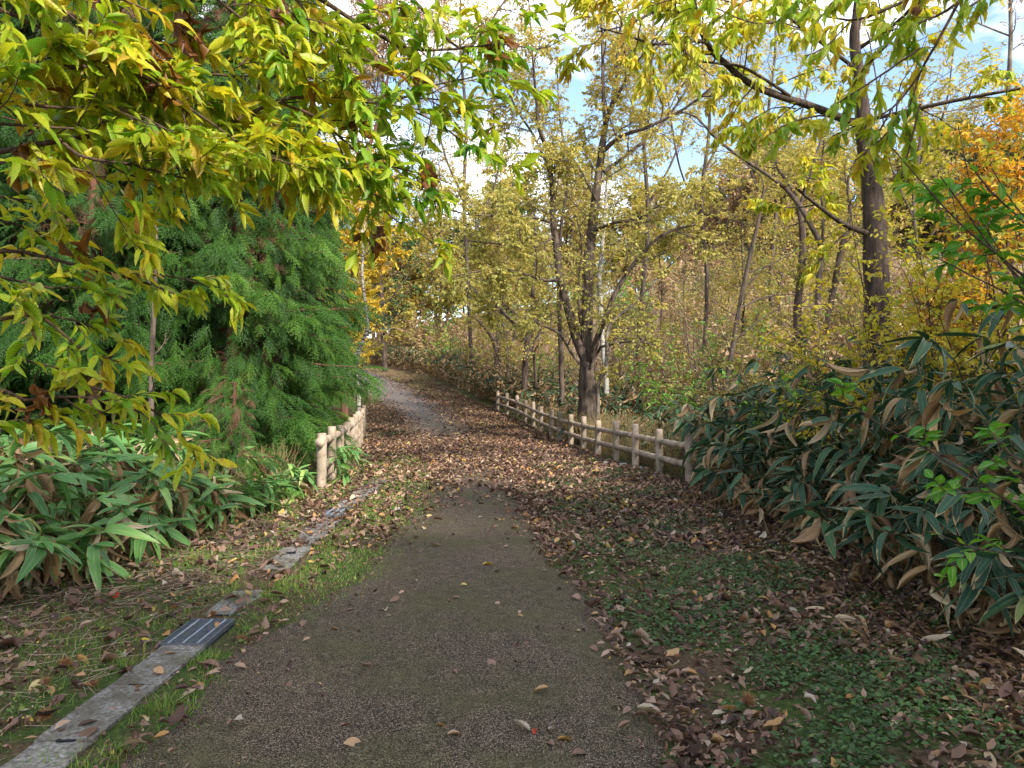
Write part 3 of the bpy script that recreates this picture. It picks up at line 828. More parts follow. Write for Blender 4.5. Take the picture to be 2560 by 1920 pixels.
slim('autumn_tree', 'crooked pale sapling curving away right of the big multi-stemmed trunk',
     [[(1495, 990, 9), (1499, 950, 9), (1515, 911, 9), (1517, 848, 9), (1525, 811, 9), (1565, 775, 7), (1598, 745, 5), (1650, 690, 4)]], 18.2, bark='bark_light', l1=.9, size=.08)
slim('leaning_pole_tree', 'bare thin pole-like tree leaning to the right above the right bamboo bank',
     [[(1812, 990, 13), (1822, 926, 13), (1852, 752, 12), (1875, 640, 11), (1898, 544, 9), (1909, 474, 6)],
      [(1850, 770, 5), (1920, 740, 4), (1990, 735, 3)], [(1873, 680, 4), (1930, 660, 3), (1990, 625, 3)], [(1838, 850, 4), (1900, 800, 4), (1950, 770, 3)], [(1909, 480, 4), (1903, 440, 3), (1850, 400, 2)]],
     14.0, bark='bark', n1=.8, l1=.6, k=3, size=.06, lv3=False, twn=2)
slim('autumn_tree', 'dark grey trunk with a stub fork, first right of the leaning pole tree',
     [[(1994, 790, 22), (1996, 742, 20), (2006, 641, 18), (2006, 570, 17), (2000, 520, 10), (2030, 420, 8), (2060, 330, 5)], [(2003, 560, 12), (1985, 480, 9), (1945, 419, 7), (1925, 330, 5), (1900, 240, 3)]], 20.0, l1=1.5)
slim('autumn_tree', 'grey trunk whose long limb arches up and left above the meadow',
     [[(2042, 800, 16), (2046, 750, 17), (2048, 680, 16), (2054, 620, 15), (2026, 561, 14), (1998, 513, 13), (1961, 468, 11), (1904, 427, 9), (1835, 382, 8), (1782, 338, 7), (1741, 293, 5), (1693, 277, 4)],
      [(2052, 640, 10), (2058, 560, 8), (2052, 450, 6), (2060, 350, 4)]], 19.0, l1=1.3, n1=1.4)
slim('autumn_tree', 'slanting trunk close left of the thick dark trunk, above the bamboo bank',
     [[(2070, 800, 17), (2076, 763, 17), (2088, 700, 15), (2100, 632, 14), (2125, 540, 10), (2120, 450, 7), (2160, 360, 5)]], 19.6, l1=1.4, bark='bark')
slim('autumn_tree', 'thin tree with few purplish leaves at the right edge',
     [[(2470, 700, 18), (2480, 480, 15), (2494, 358, 13), (2518, 264, 12), (2523, 183, 11), (2527, 81, 10), (2525, -40, 8), (2530, -200, 5)],
      [(2518, 250, 6), (2440, 265, 5), (2360, 280, 4), (2300, 290, 3)], [(2496, 350, 6), (2520, 300, 5), (2560, 260, 4)], [(2526, 90, 5), (2450, 60, 4), (2380, 20, 3)]], 15.0, mat='brownish', n1=1.6, l1=.9, k=3, size=.075, twn=4, bark='bark_light')

slim('autumn_tree', 'tall slender tree left of the multi-stemmed tree with a thin high crown',
     [[(1180, 1000, 10), (1178, 900, 10), (1170, 700, 10), (1160, 500, 9), (1165, 300, 8), (1150, 100, 6), (1155, -100, 4)], [(1160, 500, 6), (1110, 380, 5), (1080, 220, 4), (1090, 60, 3)], [(1168, 620, 5), (1230, 480, 5), (1270, 330, 4)]], 38.0, l1=2.6, size=.14, k=9, n1=1.4)
slim('autumn_tree', 'tall slender tree seen through the crown of the big multi-stemmed tree',
     [[(1590, 1000, 12), (1600, 800, 12), (1620, 560, 11), (1610, 330, 9), (1630, 120, 7), (1640, -120, 4)], [(1615, 520, 7), (1690, 380, 5), (1730, 200, 4)], [(1610, 330, 6), (1560, 200, 4), (1540, 60, 3)]], 28.0, l1=2.4, size=.12, k=8, n1=1.4)
for (u_, d_, sg, lb_) in [(1760, 24, 1, 'tall slender tree just right of the big multi-stemmed tree'), (1935, 27, -1, 'tall dark-stemmed tree behind the leaning pole tree'), (2290, 21, 1, 'tall slender tree just right of the thick dark trunk')]:
    slim('autumn_tree', lb_, [[(u_, 900, 11), (u_ + 8 * sg, 700, 11), (u_ - 6 * sg, 500, 10), (u_ + 14 * sg, 300, 8), (u_ - 4 * sg, 100, 6), (u_ + 10 * sg, -160, 3)],
        [(u_, 560, 6), (u_ - 60, 420, 5), (u_ - 90, 250, 4), (u_ - 120, 80, 3)], [(u_ + 6 * sg, 420, 6), (u_ + 70, 280, 5), (u_ + 95, 120, 3)], [(u_, 640, 5), (u_ + 60, 560, 4), (u_ + 110, 500, 3)]], d_, l1=2.0, size=.10, k=10, n1=1.6)
# --- thick dark chestnut trunk on the right with its long limb
d1 = 11.0
root, bx_ = root_for('chestnut_tree', 2195, d1, 'thick dark furrowed chestnut trunk on the right with a long limb reaching left', 'chestnut tree')
T = Tree()
gb = float(gz(bx_, d1))
T.main([np.array([bx_, d1, gb - .2]), PX(2194, 900, d1), PX(2192, 740, d1), PX(2189, 671, d1), PX(2185, 529, d1), PX(2169, 407, d1), PX(2156, 285, d1), PX(2148, 203, d1), PX(2136, 102, d1), PX(2146, 0, d1), PX(2150, -200, d1), PX(2140, -450, d1)],
       [.24, .19, .175, .17, .15, .125, .105, .085, .072, .062, .05, .03], 16, .12, .004)
mains = []
mains.append(T.px([(2156, 312, 20), (2128, 305, 20), (2079, 285, 20), (2014, 260, 19), (1961, 244, 18, 10.8), (1904, 224, 17, 10.6), (1855, 195, 16, 10.4), (1823, 167, 15, 10.2), (1790, 138, 15, 10), (1766, 106, 14, 9.8), (1749, 73, 12, 9.6), (1740, 20, 9, 9.4), (1720, -60, 6, 9.2)], d1, 10, .12, .003))
mains.append(T.px([(1770, 110, 9, 9.8), (1749, 102, 9, 9.7), (1695, 106, 8, 9.5), (1634, 110, 7, 9.3), (1557, 85, 5, 9.1), (1500, 70, 3, 9)], d1, 7, .12))
mains.append(T.px([(1745, 40, 7, 9.5), (1659, 24, 7, 9.4), (1597, 49, 6, 9.2), (1545, 69, 4, 9), (1490, 80, 3, 9)], d1, 7, .12))
mains.append(T.px([(1975, 240, 9, 10.8), (1920, 203, 8, 10.5), (1855, 167, 7, 10.2), (1798, 159, 6, 10), (1721, 150, 4, 9.8)], d1, 7, .12))
mains.append(T.px([(2150, 180, 10), (2020, 80, 9, 10.4), (1960, 30, 8, 10), (1920, -40, 6, 9.6)], d1, 7, .12))
mains.append(T.px([(2170, 300, 10), (2300, 270, 10, 10.6), (2420, 245, 9, 10.3), (2560, 220, 7, 10), (2700, 200, 5, 10)], d1, 7, .12))
mains.append(T.px([(2185, 590, 16), (2110, 560, 12, 10.8), (2040, 510, 9, 10.6), (1990, 470, 6, 10.4)], d1, 7, .12))
mains.append(T.px([(2150, 120, 10), (2260, 40, 9, 10.4), (2330, -60, 6, 10)], d1, 7, .12))
for P, r in mains:
    T.sprout(P, r, [dict(n=2.9, len=1.1, ang=55, r=.012, f0=.1, pts=6, wob=.15, grav=-.02, sides=4), dict(n=6, len=.42, ang=45, r=.005, f0=.2, pts=4, sides=3, grav=-.04)])
T.wood('trunk', M['bark_dark'], root)
CHm = [leaf_tpl(4, .32, .25, .3, .42, .8), leaf_tpl(4, .30, .3, .5, .42, .8)]
mb = MB(); leaves_on(mb, T.twigs, 15, CHm, .145, fwd=.7, side=.6, droop=.55, tint=(.15, .98), ctint=.4)
mb.build('crown', M['chestnut_far'], root)
# small yellow climber leaves up the trunk
Pc = []
for k in range(260):
    v_ = random.uniform(380, 900); a = random.uniform(0, 2 * math.pi)
    c = PX(2185, v_, d1); Pc.append((c[0] + math.cos(a) * .24, d1 + math.sin(a) * .24, c[2]))
Pc = np.array(Pc)
dd = rng.normal(0, 1, Pc.shape); dd[:, 2] -= .4
mb = MB(); inst_multi(mb, LEAF, Pc, dd, rng.normal(0, 1, Pc.shape) + [0, -.5, .8], rng.uniform(.05, .09, len(Pc)), rng.random(len(Pc)) * .8)
mb.build('climber_leaves', M['gold'], root)

# --- birch and brown trunk by the left fence
slim('birch_tree', 'white birch with a bent leaning stem at the end of the left fence', 
     [[(897, 1040, 11), (896, 960, 11), (893, 900, 9), (908, 850, 9), (919, 815, 9), (913, 760, 8), (905, 690, 7), (907, 620, 6), (900, 520, 4)],
      [(868, 990, 7), (869, 940, 8), (887, 890, 8), (905, 860, 7)]], 25.5, mat='gold', bark='bark_birch', l1=1.5, size=.11, k=6, cat='birch', f0=.45)
slim('red_trunk_tree', 'reddish brown bare trunk beside the white birch at the end of the left fence',
     [[(860, 1060, 20), (862, 1000, 18), (864, 950, 15), (868, 880, 10)]], 20.0, mat='gold', bark='bark_red', l1=.8, n1=.8, k=3, f0=.5)

# --- orange and golden maples where the path bends out of sight
tree('maple_tree', -8.3, 33, 9.5, 3.3, 'orange', 'golden orange maple leaning over the path bend beside the dark cedars', r0=.14, size=.18, nl=26, k=13, cb=.12, up=.0, tint=(0, .6), lean=(1.4, -1), tpls=LEAF)
tree('maple_tree', -12.0, 44, 12, 3.6, 'orange', 'taller orange maple standing beyond the path bend', r0=.16, size=.2, nl=17, k=8, cb=.12, tint=(.0, .7), lean=(1, 0))
tree('maple_tree', -9.3, 41, 4.2, 2.0, 'gold', 'low bright yellow maple bough hanging over the left of the path bend', r0=.08, size=.16, nl=12, k=9, cb=.1, tint=(.3, 1), lean=(.9, -.5))

for k, (x, y, H, Rr, mt) in enumerate([(-11, 56, 21, 6.5, 'olive'), (-8.2, 50, 19, 4.5, 'dark_green'), (-17, 60, 15, 5, 'muted'), (-6, 62, 16, 5.5, 'muted'), (-23, 66, 14, 5, 'olive'), (-1, 58, 12, 4.5, 'olive'), (-13.5, 70, 15, 5, 'dark_green'), (-29, 72, 15, 5, 'gold'), (5, 62, 12, 4.5, 'muted'), (11, 66, 12, 4.5, 'olive')]):
    tree('autumn_tree', x, y, H, Rr, mt, {'olive': 'olive yellow', 'muted': 'pale yellow', 'gold': 'golden', 'dark_green': 'dark green'}[mt] + ' tree closing the view beyond the path bend, ' + ('to its left' if x < -12 else 'straight ahead' if x < -5 else 'to its right'), group='trees beyond the path bend', r0=.18, size=.26, nl=16, nb=8, nt_=5, k=9, cb=.08)

# ================================================================== chestnut boughs hanging in from the upper left
root = empty('chestnut_tree', (-4.6, 3.2, float(gz(-4.6, 3.2))), 'bright yellow-green chestnut boughs hanging in close from the upper left', 'chestnut tree')
T = Tree()
tx, ty = -4.6, 3.2
T.main([(tx, ty, -.2), (tx + .1, ty, 1.2), (tx - .1, ty + .1, 2.6), (tx, ty + .1, 4.2), (tx + .2, ty + .2, 6)], [.2, .17, .15, .12, .08], 12)
def hub(z): return (-2480 - 0, 0)  # unused
mains = []
def ub(lst, d=3.6, jag=.002):
    P, r = T.px(lst, d, 7, .08, jag); mains.append((P, r)); return P, r
# (u, v, width px, depth)
ub([(-1180, 260, 60, 3.3), (-500, 120, 30, 3.3), (0, 134, 12, 3.4), (122, 163, 12, 3.45), (220, 167, 12, 3.5), (285, 175, 12, 3.55), (382, 199, 10, 3.6), (420, 240, 6, 3.7), (480, 290, 5, 3.8)])
ub([(-1150, 80, 50, 3.3), (-400, -160, 26, 3.4), (20, -40, 14, 3.5), (114, 0, 12, 3.6), (171, 33, 10, 3.7), (244, 69, 8, 3.8), (330, 100, 6, 3.9), (420, 110, 5, 4), (520, 140, 4, 4.1)])
ub([(-1190, 600, 60, 3.3), (-500, 480, 30, 3.5), (0, 380, 14, 3.6), (183, 346, 14, 3.7), (264, 338, 12, 3.8), (366, 354, 11, 3.9), (468, 378, 10, 4), (509, 395, 8, 4.1), (620, 420, 6, 4.2), (720, 450, 4, 4.3)])
ub([(150, 350, 9, 3.6), (195, 387, 8, 3.5), (270, 402, 8, 3.5), (346, 415, 7, 3.6), (468, 448, 5, 3.7)])
ub([(-1150, 0, 60, 3.4), (-300, 100, 30, 3.6), (200, 240, 14, 3.9), (427, 285, 12, 4.1), (480, 313, 12, 4.2), (570, 305, 11, 4.3), (610, 293, 10, 4.35), (692, 252, 9, 4.4), (780, 245, 8, 4.5), (950, 256, 7, 4.7), (1044, 232, 6, 4.8), (1093, 211, 5, 4.9), (1166, 195, 4, 5), (1260, 170, 3, 5.1)])
ub([(-600, -600, 50, 3.6), (100, -400, 30, 3.9), (500, -200, 20, 4.2), (760, -30, 14, 4.4), (900, 60, 10, 4.6), (1020, 120, 8, 4.8), (1146, 122, 6, 4.9), (1250, 110, 5, 5), (1340, 125, 3, 5.1)])
ub([(760, -30, 11, 4.4), (1000, -20, 9, 4.6), (1146, 122, 6, 4.8), (1207, 77, 6, 4.9), (1262, 0, 5, 5), (1290, -60, 4, 5)])
ub([(692, 252, 7, 4.4), (800, 300, 7, 4.5), (880, 370, 6, 4.6), (960, 410, 5, 4.7), (1050, 435, 4, 4.8), (1130, 460, 3, 4.9)])
ub([(600, 330, 8, 4.3), (700, 390, 7, 4.4), (850, 430, 6, 4.6), (930, 500, 5, 4.7), (990, 550, 4, 4.8), (1060, 590, 3, 4.9)])
ub([(950, 256, 6, 4.7), (1040, 280, 5, 4.9), (1110, 320, 4, 5), (1180, 370, 4, 5.1), (1240, 400, 3, 5.1)])
ub([(1000, 240, 5, 4.7), (1100, 250, 4, 5), (1180, 265, 3, 5.1), (1250, 290, 3, 5.2)])
ub([(509, 395, 8, 4.1), (600, 380, 7, 4.1), (700, 400, 6, 4.2), (790, 450, 4, 4.3)])
ub([(-600, -600, 40, 3.4), (-100, -200, 20, 3.3), (60, -20, 10, 3.3), (120, 60, 7, 3.35), (160, 120, 5, 3.4)])
ub([(-700, 200, 30, 3.3), (-200, 220, 16, 3.3), (0, 250, 9, 3.4), (150, 270, 8, 3.5), (300, 270, 6, 3.6), (430, 330, 4, 3.7)])
ub([(0, 20, 10, 3.4), (80, 60, 8, 3.4), (180, 110, 6, 3.5), (270, 140, 5, 3.6), (340, 190, 3, 3.7)])
ub([(-100, 300, 10, 3.3), (20, 310, 8, 3.4), (140, 320, 6, 3.5), (250, 330, 4, 3.6), (330, 370, 3, 3.7)])
ub([(-100, 440, 10, 3.3), (20, 400, 8, 3.4), (120, 410, 6, 3.4), (230, 430, 4, 3.5)])
ub([(420, 240, 6, 3.8), (520, 300, 6, 3.9), (600, 360, 5, 4), (680, 420, 4, 4.1), (740, 480, 3, 4.2)])
ub([(300, 230, 6, 4.1), (420, 250, 6, 4.2), (560, 260, 5, 4.3), (660, 300, 4, 4.4), (760, 340, 3, 4.4)])
ub([(480, 180, 7, 4.3), (600, 190, 6, 4.4), (700, 190, 5, 4.5), (820, 200, 4, 4.6), (900, 230, 3, 4.7)])
ub([(700, -40, 7, 4.3), (780, 40, 6, 4.4), (830, 110, 5, 4.5), (860, 180, 4, 4.6)])
ub([(100, -60, 9, 3.5), (250, -20, 7, 3.6), (360, 20, 5, 3.7), (440, 60, 3, 3.8)])
ub([(280, 330, 6, 3.9), (400, 400, 6, 3.9), (520, 440, 4, 4), (600, 470, 3, 4)])
ub([(750, 270, 6, 4.5), (830, 330, 5, 4.5), (870, 420, 4, 4.6), (900, 470, 3, 4.7)])
ub([(100, -400, 20, 3.8), (350, -150, 12, 3.9), (520, -20, 8, 4), (620, 60, 6, 4.1), (700, 130, 5, 4.2), (780, 180, 4, 4.3)])
ub([(500, -200, 14, 4.2), (640, -60, 9, 4.2), (760, 60, 7, 4.3), (860, 130, 5, 4.5), (950, 160, 4, 4.6)])
up_n = len(mains)
# lower sprays
ub([(-1180, 900, 50, 3.6), (-400, 740, 24, 3.9), (-60, 640, 12, 4.1), (60, 630, 9, 4.2), (180, 660, 8, 4.3), (300, 690, 7, 4.4), (400, 720, 5, 4.5), (450, 745, 3, 4.5)])
ub([(280, 640, 5, 4.4), (330, 600, 5, 4.4), (345, 550, 4, 4.3), (330, 510, 3, 4.3)])
ub([(300, 690, 5, 4.4), (420, 690, 4, 4.5), (500, 710, 3, 4.6), (560, 735, 3, 4.6), (620, 760, 2, 4.7)])
ub([(-300, 820, 20, 3.9), (0, 800, 10, 4), (100, 790, 8, 4.1), (200, 870, 6, 4.2), (290, 900, 4, 4.3), (340, 920, 3, 4.4)])
ub([(-400, 1000, 24, 3.7), (-60, 960, 10, 3.8), (60, 1000, 9, 3.9), (150, 990, 8, 3.9), (260, 1000, 6, 4), (350, 1030, 5, 4), (400, 1080, 3, 4)])
ub([(-60, 560, 10, 4), (30, 560, 7, 4.1), (120, 590, 5, 4.2), (220, 620, 4, 4.3)])
ub([(-60, 680, 10, 3.8), (40, 700, 7, 3.9), (130, 720, 5, 4.0), (230, 720, 4, 4.1), (300, 730, 3, 4.1)])
ub([(100, 790, 6, 4.1), (180, 800, 5, 4.2), (260, 830, 4, 4.3), (330, 860, 3, 4.3)])
ub([(-60, 1080, 8, 3.7), (40, 1050, 6, 3.8), (120, 1050, 4, 3.9)])
ub([(150, 990, 7, 3.9), (230, 1040, 5, 4), (300, 1060, 4, 4)])
ub([(60, 900, 7, 3.9), (140, 920, 5, 4), (200, 960, 4, 4)])
ub([(-60, 480, 8, 3.8), (50, 500, 6, 3.9), (130, 520, 4, 4)])
ub([(-200, 760, 14, 3.8), (0, 740, 9, 3.8), (60, 780, 6, 3.8), (90, 850, 5, 3.8)])
ub([(200, 960, 7, 4.1), (330, 1000, 6, 4.3), (420, 1050, 5, 4.5), (470, 1110, 4, 4.6), (490, 1150, 3, 4.6)])
for k_, (P, r) in enumerate(mains):
    us = P[:, 0] / P[:, 1] * F + 1280
    m_ = us > -120
    if m_.sum() < 3: continue
    P2, r2 = P[m_], r[m_]
    if k_ < up_n:
        T.sprout(P2, r2, [dict(n=6.2, len=.50, ang=52, r=.0045, f0=.0, pts=6, wob=.12, grav=-.012, sides=4, flat=.55), dict(n=4, len=.26, ang=40, r=.0028, f0=.2, pts=4, sides=3, grav=-.05, flat=.3)])
    else:
        T.sprout(P2, r2, [dict(n=6.5, len=.30, ang=45, r=.0035, f0=.0, pts=5, wob=.14, grav=-.02, sides=4, flat=.3)])
    # the tip itself carries leaves
    tip_ = P2[-5:] if len(P2) >= 5 else None
    if tip_ is not None: T.twigs.append(tip_)
print('chestnut twigs', len(T.twigs))
T.wood('trunk', M['twig'], root)
up_tw = [t for t in T.twigs if True]
by = {}
for t in up_tw: by.setdefault(len(t), []).append(t)
mb = MB()
def tint_L(p, ti):
    u = p[..., 0] / p[..., 1] * F + 1280
    return np.where(ti > .95, ti, np.clip(ti - .16 * np.clip((u - 700) / 400, 0, 1), 0, 1))
for n_, tw in by.items():
    def keepL(p):
        u = p[:, 0] / p[:, 1] * F + 1280; v = 960 - (p[:, 2] - CAMZ) / p[:, 1] * F
        q = rng.random(len(p))
        lowb = np.interp(u, [0, 300, 600, 900, 1100], [440, 440, 500, 560, 640])
        under = (v > lowb - 15) & (v < lowb + 60 + 0 * u) & (u < 900)
        thin = np.clip((u - 820) / 380, 0, .55)
        return (q > thin) & (~under | (q > .8))
    leaves_on(mb, tw, 9, CH, .122, keep=keepL, var=.4, fwd=.8, side=.65, droop=.22, nup=.9, tint=(.08, 1.0), ctint=.55, tfun=tint_L)
mb.build('crown', M['chestnut'], root)
# withered brown bunches
W_ = []
for (u, v, d) in [(470, 40, 4.0), (500, 90, 4.0), (370, 160, 3.7), (410, 190, 3.7), (930, 590, 4.7), (1060, 425, 4.8), (1230, 100, 5), (1060, 190, 4.8), (200, 620, 4.2), (60, 380, 3.6), (90, 1000, 3.9), (240, 760, 4.2), (690, 20, 4.2), (900, 300, 4.6), (440, 70, 4)]:
    c = PX(u, v, d)
    for k in range(9): W_.append(c + rng.normal(0, .035, 3))
W_ = np.array(W_); dd = rng.normal(0, .6, W_.shape); dd[:, 2] -= .9; dd[:, 0] += .3
CW = [leaf_tpl(6, .26, 1.2, .5, .45, .8, serr=.15, twist=1.4), leaf_tpl(6, .22, 1.6, -.3, .45, .8, serr=.15, twist=-1.8)]
mb = MB(); inst_multi(mb, CW, W_, dd, rng.normal(0, 1, W_.shape), rng.uniform(.09, .15, len(W_)), rng.uniform(.955, 1, len(W_)))
mb.build('withered_leaves', M['chestnut'], root)

# ================================================================== closer chestnut bough on the upper right
root = empty('chestnut_tree', (6.2, 5.0, float(gz(6.2, 5.0))), 'chestnut bough with big drooping leaves hanging in front of the thick dark trunk', 'chestnut tree')
T = Tree(); mains = []
T.main([(6.2, 5.0, 0), (6.2, 5.1, 2), (6.0, 5.1, 4), (5.8, 5.1, 6.5)], [.2, .17, .14, .09], 10)
ub([(3400, -900, 50, 5.2), (2900, -500, 26, 5.6), (2560, -200, 14, 6), (2330, -40, 9, 6.2), (2200, 30, 8, 6.3), (2120, 50, 6, 6.4), (2020, 30, 4, 6.4), (1930, 10, 3, 6.4)])
ub([(2330, -40, 8, 6.2), (2220, 110, 6, 6.2), (2160, 170, 5, 6.2), (2130, 220, 3, 6.2)])
ub([(2560, -200, 10, 6), (2400, 0, 8, 6), (2290, 60, 5, 6), (2210, 80, 3, 6)])
ub([(2400, 0, 8, 6.2), (2300, 180, 6, 6.3), (2230, 270, 5, 6.3), (2150, 310, 4, 6.3), (2080, 340, 3, 6.3)])
ub([(2230, 270, 5, 6.3), (2180, 370, 4, 6.3), (2190, 420, 3, 6.3)])
ub([(2170, 300, 5, 6.4), (2050, 290, 5, 6.4), (1970, 310, 4, 6.3), (1920, 340, 3, 6.2)])
ub([(2020, 30, 4, 6.4), (1900, 60, 4, 6.6), (1780, 20, 3, 6.8), (1700, 30, 3, 6.8), (1680, 70, 3, 6.8)])
ub([(2300, 180, 5, 6.3), (2260, 330, 4, 6.3), (2290, 390, 3, 6.3)])
ub([(2560, -100, 9, 6), (2480, -20, 7, 6), (2400, 30, 5, 6)])
ub([(2560, -200, 9, 5.8), (2380, -80, 7, 5.9), (2200, -30, 6, 6), (2100, -10, 5, 6), (2040, 60, 3, 6)])
ub([(2300, 120, 6, 6), (2200, 190, 5, 6), (2120, 240, 4, 6), (2080, 270, 3, 6)])
ub([(2250, 300, 5, 6.2), (2200, 350, 4, 6.2), (2140, 400, 3, 6.2)])
ub([(2300, 260, 5, 6.2), (2260, 420, 4, 6.2), (2240, 460, 3, 6.2)])
ub([(2120, 60, 4, 6.2), (2060, 120, 4, 6.2), (2010, 140, 3, 6.2)])
ub([(1990, 270, 4, 6.4), (1930, 270, 3, 6.4), (1880, 300, 3, 6.4), (1850, 330, 2, 6.4)])
ub([(2100, -10, 5, 6), (1980, -20, 5, 6.2), (1850, 10, 4, 6.4), (1780, 60, 3, 6.4)])
ub([(1850, 10, 4, 6.4), (1740, -10, 4, 6.6), (1640, 10, 3, 6.8), (1560, 40, 2, 6.8)])
for P, r in mains:
    us = P[:, 0] / P[:, 1] * F + 1280; m_ = (us < 2640)
    if m_.sum() < 3: continue
    T.sprout(P[m_], r[m_], [dict(n=4.2, len=.36, ang=45, r=.004, f0=.15, pts=5, wob=.14, grav=-.03, sides=4)])
    if len(P) > 5: T.twigs.append(P[-5:])
T.wood('trunk', M['twig'], root)
mb = MB(); leaves_on(mb, T.twigs, 10, CH, .145, var=.3, fwd=.75, side=.6, droop=.75, nup=.7, tint=(.1, .97), ctint=.6)
mb.build('crown', M['chestnut'], root)

def burr(name, pos, r, label, group=None, cat='chestnut burr', n=420, squash=1, tint=(.1, 1)):
    e = empty(name, pos, label, cat, group)
    dv = nrm(rng.normal(0, 1, (n, 3))); dv[:, 2] *= squash
    m_ = MB(); p = dv * r * .45 + np.array(pos)
    inst(m_, (np.array([(-.045, 0, 0), (.045, 0, 0), (0, 1, 0)], np.float32), np.array([(0, 1, 2)], np.int32), np.zeros((3, 3), np.float32)), p, dv + rng.normal(0, .35, dv.shape), rng.normal(0, 1, dv.shape), rng.uniform(.4, .62, n) * r, rng.uniform(*tint, n))
    m_.build('spines', M['burr'], e)
    bm = bmesh.new(); bmesh.ops.create_icosphere(bm, subdivisions=2, radius=r * .5)
    for v in bm.verts: v.co.z *= squash; v.co *= random.uniform(.9, 1.1)
    me = bpy.data.meshes.new('husk'); bm.to_mesh(me); bm.free(); me.materials.append(M['burr'])
    o = link('husk', me, e, False)
    return e
c = PX(2290, 28, 6.0); burr('chestnut_burr', tuple(c), .055, 'dark spiny chestnut burr hanging among leaves near the top right')

# ================================================================== cedars
def rope_tpl(needles=7, side=6):
    """a drooping cedar spray: rope-like shoots with short needles. Length 1 along +Y, droops -Z"""
    V = []; Q = []; A = []
    def shoot(p0, d, L, w, n):
        d = d / np.linalg.norm(d)
        up = np.array([0, 0, 1.]); s_ = np.cross(d, up); s_ /= np.linalg.norm(s_); u_ = np.cross(s_, d)
        pts = [p0]; dd = d.copy()
        for i_ in range(n):
            dd = dd + np.array([0, 0, -.09]); dd /= np.linalg.norm(dd); pts.append(pts[-1] + dd * L / n)
        for i_ in range(n):
            a, b = pts[i_], pts[i_ + 1]
            tp = 1 - .55 * i_ / n
            for th in ((0, math.pi), (math.pi / 2,))[i_ % 2] if False else (.3 + i_, 2.4 + i_, 4.5 + i_):
                o = s_ * math.cos(th) + u_ * math.sin(th)
                k = len(V)
                V.extend([a, a * .5 + b * .5, a + (b - a) * 1.05 + o * w * tp]); A.extend([(0, 0, 0)] * 3)
                Q.append((k, k + 1, k + 2))
    main = [np.array([0, 0, 0.])]
    dd = np.array([0, 1., .1])
    for i_ in range(6):
        dd = dd + np.array([0, 0, -.10]); dd /= np.linalg.norm(dd); main.append(main[-1] + dd / 6)
    for i_ in range(6): shoot(main[i_], main[i_ + 1] - main[i_], .2, .055, 3)
    for i_ in range(side):
        f = .12 + .75 * i_ / side; x = f * 6; j_ = int(x); p0 = main[j_] * (1 - (x - j_)) + main[j_ + 1] * (x - j_)
        for sg in (-1, 1):
            a = math.radians(random.uniform(28, 50)) * sg
            base_d = main[j_ + 1] - main[j_]
            d = np.array([math.sin(a), math.cos(a) * base_d[1] * 6, base_d[2] * 6 + random.uniform(-.15, .15)])
            shoot(p0, d, (.50 - .30 * f) * random.uniform(.8, 1.15), .06, needles - int(3 * f))
    return np.array(V, np.float32), np.array(Q, np.int32), np.array(A, np.float32)
CT = [rope_tpl() for _ in range(3)]
def simple_spray():
    V = []; Q = []; A = []
    def sh(p, d, L, w):
        d = np.array(d) / np.linalg.norm(d); s_ = np.cross(d, [0, 0, 1.]); s_ /= np.linalg.norm(s_)
        k = len(V); q_ = np.array(p) + d * L + [0, 0, -.12 * L]
        V.extend([np.array(p) - s_ * w * .4, np.array(p) + d * L * .5 + s_ * w, q_, np.array(p) + d * L * .5 - s_ * w * .6 + np.array([0, 0, w])]); A.extend([(0, 0, 0)] * 4); Q.append((k, k + 1, k + 2, k + 3))
    sh((0, 0, 0), (0, 1, 0), 1, .05)
    for i_ in range(5):
        for sg in (-1, 1):
            sh((0, .12 + .15 * i_, -.03 * i_), (sg * .6, 1, random.uniform(-.2, .1)), .5 - .06 * i_, .045)
    return np.array(V, np.float32), np.array(Q, np.int32), np.array(A, np.float32)
CS = [simple_spray() for _ in range(3)]
